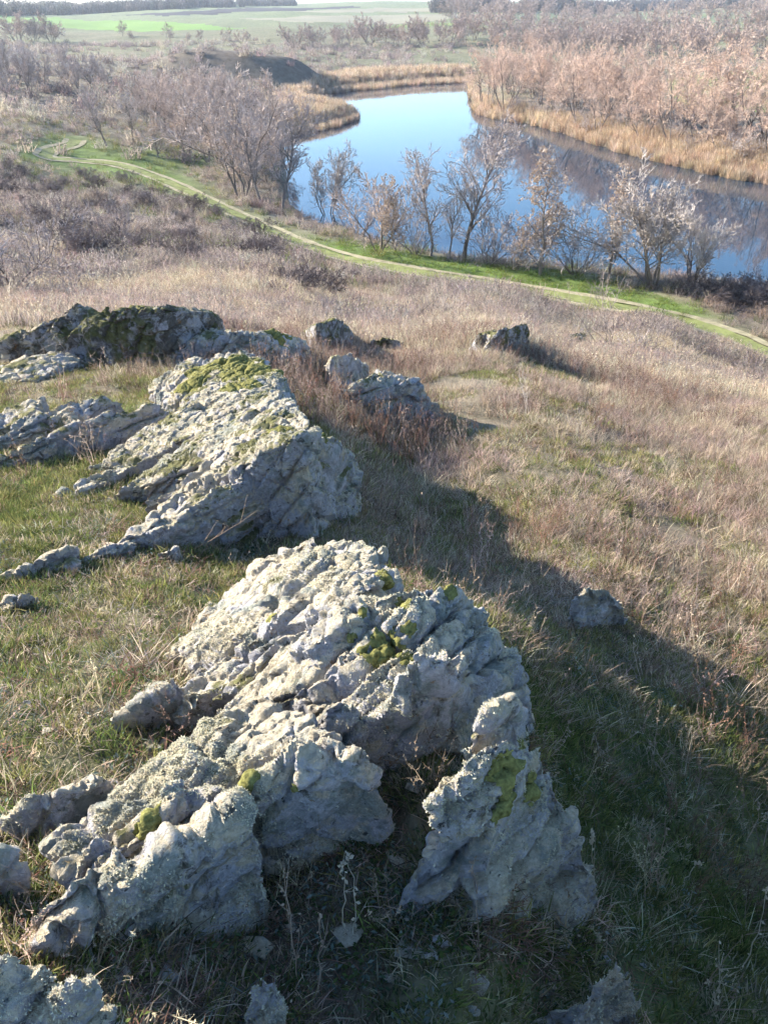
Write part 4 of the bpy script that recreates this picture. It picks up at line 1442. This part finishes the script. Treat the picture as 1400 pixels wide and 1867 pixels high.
L_TURF = lib('turf', [blades(48, .085, .03, .075, .0045, .35, i, 2) for i in range(4)])
L_STRAW = lib('straw', [blades(30, .10, .08, .26, .0042, .28, 20 + i, 3, spread=.8) for i in range(4)])
L_WEED = lib('weed', [twigs(6, .07, .14, .36, .0032, 40 + i, 6, .009, .18, heads=True) for i in range(4)])
L_FORB = lib('forb', [rosette(34, .07, .02, 60 + i) for i in range(3)])
L_MAT = lib('litter', [join(blades(26, .1, .04, .12, .004, .7, 80 + i, 3, spread=1.6), twigs(4, .1, .04, .1, .003, 90 + i, 3, .012, 1.2)) for i in range(3)])
L_DRY = lib('drygrass', [join(blades(34, .22, .16, .42, .011, .22, 100 + i, 2, spread=.7), twigs(6, .2, .2, .45, .008, 110 + i, 4, .03, .25)) for i in range(4)])
L_SCRUB = lib('scrub', [join(twigs(26, .38, .25, .6, .016, 130 + i, 5, .03, .5), blades(14, .4, .15, .4, .02, .3, 140 + i, 2, spread=.8)) for i in range(4)])
L_FAR = lib('farscrub', [join(twigs(26, .6, .4, .95, .04, 150 + i, 5, .06, .5), blades(16, .7, .2, .5, .05, .3, 160 + i, 2, spread=.9)) for i in range(4)])
L_REED = lib('reed', [join(blades(22, .4, 1.5, 2.4, .035, .05, 170 + i, 3, spread=.18), blades(26, .45, .8, 1.7, .05, .22, 180 + i, 3, spread=.35), twigs(0, 1, 1, 1, 1, 1) if False else blades(10, .4, 2.0, 2.5, .07, .12, 190 + i, 3, spread=.2)) for i in range(3)])


def fan(n, r0, r1, amax=38.0, power=2.0):
    """spots spread evenly over a sector of ground in front of the viewer"""
    th = np.radians(RNG.uniform(-amax, amax, n))
    r = (RNG.random(n) * (r1 ** power - r0 ** power) + r0 ** power) ** (1 / power)
    return r * np.sin(th), r * np.cos(th)


def free_of_rock(x, y, z, tol=0.03):
    ok = np.ones(len(x), bool)
    for i in range(len(x)):
        t = top_z(float(x[i]), float(y[i]))
        if t is not None and t > z[i] + tol:
            ok[i] = False
    return ok


def pal(n, cols, w=None, jit=0.12):
    cols = np.array(cols, float)
    i = RNG.choice(len(cols), n, p=w)
    return np.clip(cols[i] * (1 + RNG.normal(0, jit, (n, 1))) * (1 + RNG.normal(0, 0.04, (n, 3))), 0.01, 0.9)


STRAW_C = [(0.54, 0.45, 0.31), (0.62, 0.53, 0.38), (0.43, 0.335, 0.235), (0.45, 0.335, 0.265), (0.35, 0.27, 0.20)]
PINK_C = [(0.40, 0.295, 0.24), (0.46, 0.35, 0.29), (0.33, 0.24, 0.205), (0.49, 0.39, 0.295)]
GREEN_C = [(0.15, 0.19, 0.055), (0.20, 0.23, 0.075), (0.26, 0.25, 0.095), (0.12, 0.15, 0.055)]
YELLOW_C = [(0.30, 0.29, 0.10), (0.36, 0.31, 0.14), (0.24, 0.22, 0.09)]
BROWN_C = [(0.22, 0.15, 0.11), (0.28, 0.19, 0.14), (0.17, 0.12, 0.09), (0.30, 0.17, 0.12)]
SAGE_C = [(0.17, 0.20, 0.16), (0.24, 0.28, 0.23), (0.10, 0.14, 0.07), (0.08, 0.11, 0.05)]
MAUVE_C = [(0.31, 0.255, 0.23), (0.38, 0.315, 0.28), (0.26, 0.21, 0.195), (0.41, 0.35, 0.30), (0.45, 0.385, 0.30)]


def lay(name, coll, nc, n, r0, r1, size, dens, colour, rocks=True, tilt=0.12, amax=40, power=2.0, label=None, clear=0.0):
    x, y = fan(n, r0, r1, 62 if r0 < 1.2 else amax, power)
    z = ground(x, y)
    keep = (RNG.random(n) < dens(x, y, z)) & (poly_sd(x, y, LAKE) > 0.5)
    if r1 > 30:
        keep &= path_dist(x, y) > 1.15 + RNG.normal(0, 0.12, n)
    x, y, z = x[keep], y[keep], z[keep]
    if rocks and len(x):
        k = free_of_rock(x, y, z)
        for o, P, T in ROCKS[5:]:      # the open ground right beside the single stones is grazed short
            c = P.mean(0); rr = np.hypot(*(P[:, :2] - c[:2]).T).max()
            if rr > 0.75: continue
            k &= ~((np.hypot(x - c[0], y - c[1] + clear * 0.7) < rr * 0.8 + clear) & (clear > 0))
        x, y, z = x[k], y[k], z[k]
    m = len(x)
    sc = RNG.uniform(size[0], size[1], m)
    tint = colour(x, y, z)
    if r0 < 1.2:      # shade below the rocks painted into the plant tints
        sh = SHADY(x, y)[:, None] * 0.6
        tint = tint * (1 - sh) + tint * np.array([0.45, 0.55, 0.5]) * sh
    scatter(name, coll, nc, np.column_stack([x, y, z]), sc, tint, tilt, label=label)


def gm(x, y):
    return green_mask(x, y)


def blend(m, a, b):
    m = m[:, None]
    pick = RNG.random(m.shape) < m
    return np.where(pick, b, a)


# close by
SHADY = lambda x, y: sstep(-0.5, 0.2, x) * sstep(3.2, 1.6, y - 0.2 * x)      # ground in the shade of the rocks; thins plants, darkens near tints
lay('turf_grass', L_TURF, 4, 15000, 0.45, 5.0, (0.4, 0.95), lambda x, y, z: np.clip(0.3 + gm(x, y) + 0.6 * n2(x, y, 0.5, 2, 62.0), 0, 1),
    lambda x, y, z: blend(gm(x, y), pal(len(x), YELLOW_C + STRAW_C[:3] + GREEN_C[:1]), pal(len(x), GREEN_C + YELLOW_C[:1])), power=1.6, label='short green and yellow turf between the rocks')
lay('turf_grass', L_TURF, 4, 50000, 4.6, 15.0, (0.55, 1.25), lambda x, y, z: np.clip(0.3 + gm(x, y) + 0.9 * n2(x, y, 0.5, 2, 63.0), 0, 1),
    lambda x, y, z: blend(gm(x, y), pal(len(x), YELLOW_C + BROWN_C[:2] + STRAW_C[:2] + GREEN_C[1:3]), pal(len(x), GREEN_C + YELLOW_C[:2])), label='green tufts in the dry slope below the ridge')
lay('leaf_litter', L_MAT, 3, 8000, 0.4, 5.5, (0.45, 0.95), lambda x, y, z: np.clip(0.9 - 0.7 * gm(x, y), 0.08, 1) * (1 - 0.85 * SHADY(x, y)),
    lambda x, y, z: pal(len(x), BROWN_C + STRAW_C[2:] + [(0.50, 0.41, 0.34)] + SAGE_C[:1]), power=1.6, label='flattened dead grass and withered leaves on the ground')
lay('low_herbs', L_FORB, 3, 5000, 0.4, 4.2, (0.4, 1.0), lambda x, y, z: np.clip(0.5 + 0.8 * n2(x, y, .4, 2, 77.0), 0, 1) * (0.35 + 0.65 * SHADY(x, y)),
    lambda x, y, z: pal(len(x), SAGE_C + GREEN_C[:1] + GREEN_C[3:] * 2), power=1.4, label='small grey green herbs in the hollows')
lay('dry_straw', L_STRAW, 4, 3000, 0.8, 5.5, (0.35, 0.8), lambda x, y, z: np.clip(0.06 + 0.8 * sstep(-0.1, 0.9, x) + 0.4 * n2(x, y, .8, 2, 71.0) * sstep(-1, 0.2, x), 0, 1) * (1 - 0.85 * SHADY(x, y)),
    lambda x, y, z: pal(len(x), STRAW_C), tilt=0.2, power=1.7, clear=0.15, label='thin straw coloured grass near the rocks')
lay('dry_straw', L_STRAW, 4, 36000, 5.0, 17.0, (0.45, 1.05), lambda x, y, z: np.clip(0.6 - 0.55 * gm(x, y) * (x < 0) + 1.5 * n2(x, y, 0.9, 3, 72.0), 0, 1) * np.where(x < -0.2 - 0.05 * y, 0.12, 1) * np.where(y > 8.5 + 0.2 * x, 1, np.where(x < -0.2 - 0.05 * y, 0.4, 1)),
    lambda x, y, z: blend(sstep(-0.1, 0.5, n2(x, y, 1.4, 3, 66.0)), pal(len(x), STRAW_C), pal(len(x), PINK_C)), tilt=0.25, clear=0.3, label='dry straw grass on the sunny slope')
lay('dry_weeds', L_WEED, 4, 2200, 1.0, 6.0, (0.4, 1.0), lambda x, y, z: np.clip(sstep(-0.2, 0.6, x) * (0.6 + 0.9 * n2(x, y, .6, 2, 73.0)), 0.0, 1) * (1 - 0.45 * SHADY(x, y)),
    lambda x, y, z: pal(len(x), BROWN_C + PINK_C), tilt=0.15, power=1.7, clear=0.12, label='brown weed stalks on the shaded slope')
lay('dry_weeds', L_WEED, 4, 16000, 5.0, 17.0, (0.5, 1.2), lambda x, y, z: np.clip(0.3 + 1.6 * n2(x, y, 1.5, 2, 74.0), 0, 1) * np.where(x < -1.2 - 0.05 * y, 0.15, 1),
    lambda x, y, z: pal(len(x), PINK_C + BROWN_C) * 0.8, tilt=0.12, clear=0.35, label='pinkish weed stalks on the sunny slope')
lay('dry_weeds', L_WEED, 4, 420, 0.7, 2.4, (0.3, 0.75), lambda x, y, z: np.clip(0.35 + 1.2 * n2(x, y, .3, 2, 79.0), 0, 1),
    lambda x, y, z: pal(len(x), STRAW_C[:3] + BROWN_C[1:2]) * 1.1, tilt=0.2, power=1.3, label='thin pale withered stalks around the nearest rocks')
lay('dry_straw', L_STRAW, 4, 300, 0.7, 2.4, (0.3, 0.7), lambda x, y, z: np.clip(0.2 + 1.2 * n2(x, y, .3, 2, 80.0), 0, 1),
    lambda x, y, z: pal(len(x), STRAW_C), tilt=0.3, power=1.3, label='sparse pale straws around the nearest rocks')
# plants that grow up against the stones
fr_p = []
for o, P, T in ROCKS:
    z = ground(P[:, 0], P[:, 1]); m = np.abs(P[:, 2] - z - 0.015) < 0.03
    Q = P[m]
    if len(Q) == 0: continue
    c = P.mean(0)
    n_ = min(len(Q), int(40 + 420 * (o in (rA, rB, rC, rD))))
    q = Q[RNG.choice(len(Q), n_)]
    dv = q[:, :2] - c[:2]; dv /= np.linalg.norm(dv, axis=1)[:, None] + 1e-9
    xy = q[:, :2] + dv * RNG.uniform(-0.01, 0.05, (n_, 1))
    fr_p.append(np.column_stack([xy, ground(xy[:, 0], xy[:, 1]) - 0.005]))
fr_p = np.vstack(fr_p)
m = len(fr_p); hf = RNG.permutation(m); i1, i2, i3 = hf[:m // 3], hf[m // 3:2 * m // 3], hf[2 * m // 3:]
scatter('rock_fringe', L_TURF, 4, fr_p[i1], RNG.uniform(0.4, 1.1, len(i1)), pal(len(i1), GREEN_C + YELLOW_C + STRAW_C[2:3]), 0.25, label='tufts of grass growing along the foot of the rocks')
scatter('rock_fringe', L_MAT, 3, fr_p[i2], RNG.uniform(0.4, 0.9, len(i2)), pal(len(i2), BROWN_C + STRAW_C[2:]), 0.25, label='dead leaves and twigs caught along the foot of the rocks')
scatter('rock_fringe', L_FORB, 3, fr_p[i3], RNG.uniform(0.4, 0.9, len(i3)), pal(len(i3), SAGE_C + GREEN_C[3:]), 0.25, label='small herbs along the foot of the rocks')
# the slope down to the track
lay('dry_grass', L_DRY, 4, 36000, 14.0, 40.0, (0.45, 1.0), lambda x, y, z: np.clip(0.85 - 0.5 * gm(x, y), 0, 1),
    lambda x, y, z: blend(sstep(-0.3, 0.4, n2(x, y, 5, 3, 67.0)), pal(len(x), STRAW_C + MAUVE_C[-1:]), pal(len(x), PINK_C + MAUVE_C)), clear=0.4, tilt=0.15, label='dry pinkish grass on the slope above the track')
lay('low_scrub', L_SCRUB, 4, 30000, 22.0, 95.0, (0.6, 1.4), lambda x, y, z: np.clip(0.35 + 1.3 * n2(x, y, 6, 3, 75.0), 0.05, 1) * sstep(0.75, 0.25, gm(x, y)) * (poly_sd(x, y, LAKE) > 3.5) * sstep(2.0, 5.0, path_dist(x, y) + 1.5 * RNG.random(len(x))),
    lambda x, y, z: pal(len(x), MAUVE_C) * 0.95, rocks=False, label='mauve grey low scrub on the slope')
lay('dry_grass', L_DRY, 4, 22000, 38.0, 110.0, (0.9, 1.9), lambda x, y, z: np.clip(0.7 - 0.6 * gm(x, y), 0.05, 1) * (poly_sd(x, y, LAKE) > 0.6),
    lambda x, y, z: blend(gm(x, y), pal(len(x), STRAW_C[2:] + MAUVE_C * 2) * 0.85, pal(len(x), GREEN_C)), rocks=False, tilt=0.15, label='dry grass along the river and the track')
lay('green_verge', L_TURF, 4, 12000, 34.0, 60.0, (2.0, 3.6), lambda x, y, z: sstep(0.45, 0.8, gm(x, y)),
    lambda x, y, z: pal(len(x), [(0.17, 0.26, 0.05), (0.21, 0.29, 0.07), (0.25, 0.27, 0.09)]), rocks=False, label='bright green sward between the track and the near bank')
lay('far_scrub', L_FAR, 4, 16000, 85.0, 330.0, (0.8, 1.9), lambda x, y, z: np.clip(0.3 + 1.1 * n2(x, y, 22, 3, 76.0), 0.02, 1) * (poly_sd(x, y, LAKE) > 4) * np.where(x > 0.03 * y, 0.35, 1.0),
    lambda x, y, z: pal(len(x), MAUVE_C), rocks=False, label='grey scrub scattered over the plain')


def reeds(name, label, px, n, hs):
    poly = np.array([at_z(u, v, 0.2)[:2] for u, v in px])
    lo, hi = poly.min(0), poly.max(0)
    q = lo + (hi - lo) * RNG.random((n * 12, 2))
    sd = poly_sd(q[:, 0], q[:, 1], poly)
    q = q[sd < 0.6 * n2(q[:, 0], q[:, 1], 3, 2, 88.0)][:n]
    z = np.maximum(ground(q[:, 0], q[:, 1]), -0.25)
    m = len(q)
    t = pal(m, [(0.50, 0.37, 0.25), (0.56, 0.43, 0.30), (0.42, 0.30, 0.21), (0.60, 0.48, 0.36)], None, 0.1)
    o = scatter(name, L_REED, 3, np.column_stack([q, z]), RNG.uniform(*hs, m), t, 0.10, label=label)


reeds('reed_bed', 'golden reeds along the far bank below the willows', [(1000, 232), (1060, 252), (1130, 274), (1200, 292), (1290, 314), (1400, 332), (1600, 378), (1600, 340), (1400, 303), (1290, 288), (1200, 268), (1130, 252), (1060, 236), (1010, 225)], 3200, (0.45, 0.75))
reeds('reed_bed', 'brown reeds on the spit reaching into the water', [(505, 248), (560, 240), (612, 229), (652, 216), (650, 205), (600, 202), (562, 192), (535, 190), (490, 205), (480, 235)], 1800, (0.4, 0.65))
reeds('reed_bed', 'reddish brown reeds at the far end of the water', [(540, 186), (590, 170), (640, 164), (700, 159), (770, 152), (855, 149), (858, 138), (770, 139), (690, 143), (630, 148), (570, 165), (520, 180)], 1800, (0.45, 0.8))
reeds('reed_bed', 'short straw coloured reeds below the willows near the head of the water', [(855, 150), (858, 175), (868, 205), (900, 215), (960, 225), (1010, 235), (1010, 228), (960, 212), (900, 203), (876, 190)], 380, (0.5, 0.8))

# woods on the skyline, one mass each
def far_wood(name, label, pts, n, hs, tint):
    L = lib(name, [join(twigs(60, 3.6, 3.0, 9.0, .5, 200 + i, 6, .9, .25)) for i in range(3)])
    P = catmull(np.array([at(u, v) for u, v in pts]), 10)
    k = RNG.integers(0, len(P), n)
    q = P[k, :2] + RNG.normal(0, 7, (n, 2))
    scatter(name, L, 3, np.column_stack([q, ground(q[:, 0], q[:, 1])]), RNG.uniform(*hs, n), pal(n, tint), 0.03, label=label)


far_wood('distant_wood', 'hazy shelterbelt on the left skyline', [(-120, 27), (0, 26), (100, 25), (200, 21), (300, 16), (400, 12), (520, 9)], 420, (0.5, 0.9), [(0.13, 0.13, 0.12), (0.17, 0.16, 0.15)])
far_wood('distant_wood', 'hazy line of trees on the right skyline', [(800, 22), (1000, 18), (1200, 16), (1400, 14), (1550, 14)], 420, (0.6, 1.1), [(0.15, 0.13, 0.12), (0.2, 0.17, 0.15)])

# ------------------------------------------------------------------ single dry stalks in the foreground
M_STALK = mat_plain('dry_stalk', (0.36, 0.27, 0.19), 0.3, 30.0, trans=0.25)
M_STALKP = mat_plain('pale_straw_stalk', (0.52, 0.45, 0.32), 0.2, 30.0, trans=0.3)


def stalk(label, base, tip, h_base, h_tip, seed, side=6, leafs=8, mat=None, name='dry_stalk', seedhead=0, w=0.0022, bow=0.06):
    """a withered plant: stem from one spot to another, with side shoots and leaves"""
    rnd = random.Random(seed)
    p0 = Vector(at(base[0], base[1], h_base)); g = p0.z - h_base
    p1 = Vector(at(tip[0], tip[1], h_tip)) if h_tip is not None else None
    d = Vector(ray(tip[0], tip[1]))
    # the tip stands over about the same distance as the foot
    fw = lambda p: p.y * math.cos(PITCH) - (p.z - H) * math.sin(PITCH)
    p1 = Vector((0, 0, H)) + d * (fw(p0) * (1 - 0.02 * rnd.random()) / 1.0)
    mat = mat or M_STALK
    e = empty(name, p0); tag(e, label, 'plant')
    n = 8
    bw = Vector((rnd.uniform(-1, 1), rnd.uniform(-1, 1), 0)) * (p1 - p0).length * bow
    pts = [(p0.lerp(p1, i / n) + bw * math.sin(math.pi * i / n) + Vector((rnd.gauss(0, 1), rnd.gauss(0, 1), 0)) * 0.004) - p0 for i in range(n + 1)]
    A = Acc(); A.tube(pts, [w * (1 - 0.6 * i / n) for i in range(n + 1)], 4)
    Lf = Acc(); B = Acc()
    tot = (p1 - p0).length
    for s in range(side):
        i = rnd.randrange(2, n)
        dd = ((pts[-1] - pts[0]).normalized() + Vector((rnd.gauss(0, .6), rnd.gauss(0, .6), rnd.gauss(0.1, .3)))).normalized()
        L = tot * rnd.uniform(0.12, 0.35)
        q = [pts[i] + dd * L * k / 3 + Vector((0, 0, 0.15 * L * (k / 3) ** 2)) for k in range(4)]
        B.tube(q, [w * 0.6, w * 0.5, w * 0.4, w * 0.2], 3)
        for k in range(2):
            Lf.leaf(q[rnd.randrange(1, 4)], rnd.uniform(.007, .014), rnd)
    for s in range(leafs):
        Lf.leaf(pts[rnd.randrange(1, n + 1)], rnd.uniform(.007, .016), rnd)
    ax = (pts[-1] - pts[-2]).normalized()
    for s in range(seedhead):
        b = pts[-1] - ax * (0.006 * s)
        Lf.leaf(b, 0.016, rnd); Lf.leaf(b, 0.013, rnd)
    st = link(bpy.data.objects.new('stem', A.mesh('stem', mat)), e)
    for nm, ac in (('side_shoots', B), ('withered_leaves', Lf)):
        if ac.v:
            q = link(bpy.data.objects.new(nm, ac.mesh(nm, mat)), st)
            q['kind'] = 'stuff'


for i, (lab, b, t, sd_, lf, m, sh) in enumerate([
    ('withered leafy stalk in front of the broad foreground block', (548, 1800), (525, 1560), 6, 14, M_STALK, 0),
    ('curled brown stalk right of the withered leafy stalk', (575, 1830), (580, 1660), 5, 12, M_STALK, 0),
    ('tall forked pale stalk in the dark gap left of centre', (632, 1720), (620, 1572), 4, 4, M_STALKP, 4),
    ('second pale stalk close beside the tall forked one', (640, 1730), (636, 1555), 2, 3, M_STALKP, 5),
    ('thin curled weed in front of the steep pointed rock', (880, 1790), (866, 1560), 5, 10, M_STALK, 0),
    ('slim weed with leaf tips leaning on the pointed rock', (892, 1720), (898, 1600), 3, 8, M_STALK, 0),
    ('nodding oat like seed head at bottom right', (1125, 1750), (1085, 1695), 0, 2, M_STALKP, 10),
    ('tall thin grass stem beside the pointed rock', (1095, 1690), (1078, 1520), 1, 2, M_STALKP, 8),
    ('bushy dry weed standing in the shade at right', (1175, 1640), (1185, 1500), 10, 14, M_STALK, 0),
    ('upright dry weed right of the bushy one', (1200, 1635), (1215, 1510), 8, 10, M_STALK, 0),
    ('pale drooping grass head in the shade at right', (1240, 1620), (1275, 1570), 0, 2, M_STALKP, 6),
    ('bent dry weed near the bottom right corner', (1300, 1850), (1320, 1740), 6, 12, M_STALKP, 0),
    ('leafy withered weed at the bottom right corner', (1310, 1867), (1290, 1790), 5, 16, M_STALKP, 0),
    ('long straw stem at the right edge near the bottom', (1345, 1780), (1398, 1620), 0, 3, M_STALKP, 6),
    ('pale bent straw at the bottom centre', (930, 1870), (870, 1830), 1, 4, M_STALKP, 3),
    ('tall dark weed in the shade right of the high outcrop', (770, 960), (738, 790), 6, 8, M_STALK, 0),
    ('brown weed behind the tip of the middle outcrop', (745, 1055), (770, 900), 6, 10, M_STALK, 0),
    ('thin brown weed left of the pale lone boulder', (975, 1140), (990, 1000), 5, 8, M_STALK, 0),
    ('reddish weed above the middle outcrop crest', (880, 1110), (860, 1010), 6, 10, M_STALK, 0),
    ('dry weed just right of the pale lone boulder', (1165, 1160), (1180, 1030), 6, 8, M_STALK, 0),
    ('twiggy red brown weed at the foot of the high outcrop', (585, 960), (575, 915), 9, 16, M_STALK, 0),
    ('leaning straw in the mossy pocket between the rocks', (790, 1345), (810, 1300), 2, 4, M_STALKP, 0),
    ('thin stem arching over the pocket between the rocks', (672, 1385), (655, 1290), 0, 2, M_STALKP, 3),
    ('grey twig lying across the turf below the slab ribs', (330, 1010), (470, 930), 6, 4, M_STALK, 0),
]):
    stalk(lab, b, t, 0.0, None, 300 + i, sd_, lf, m, seedhead=sh)

# ------------------------------------------------------------------ the air
def build_haze():
    bm = bmesh.new()
    bmesh.ops.create_cube(bm, size=1.0)
    me = bpy.data.meshes.new('haze'); bm.to_mesh(me); bm.free()
    k = NT('winter_haze')
    v = k.n('ShaderNodeVolumePrincipled')
    v.inputs['Color'].default_value = (0.80, 0.88, 1.0, 1)
    v.inputs['Density'].default_value = 0.0002
    v.inputs['Anisotropy'].default_value = 0.3
    k.l(v.outputs[0], k.out.inputs['Volume'])
    me.materials.append(k.m)
    o = bpy.data.objects.new('haze', me)
    o.location = (0, 0, 20); o.scale = (6100, 6100, 60)
    tag(link(o), kind='stuff')


build_haze()
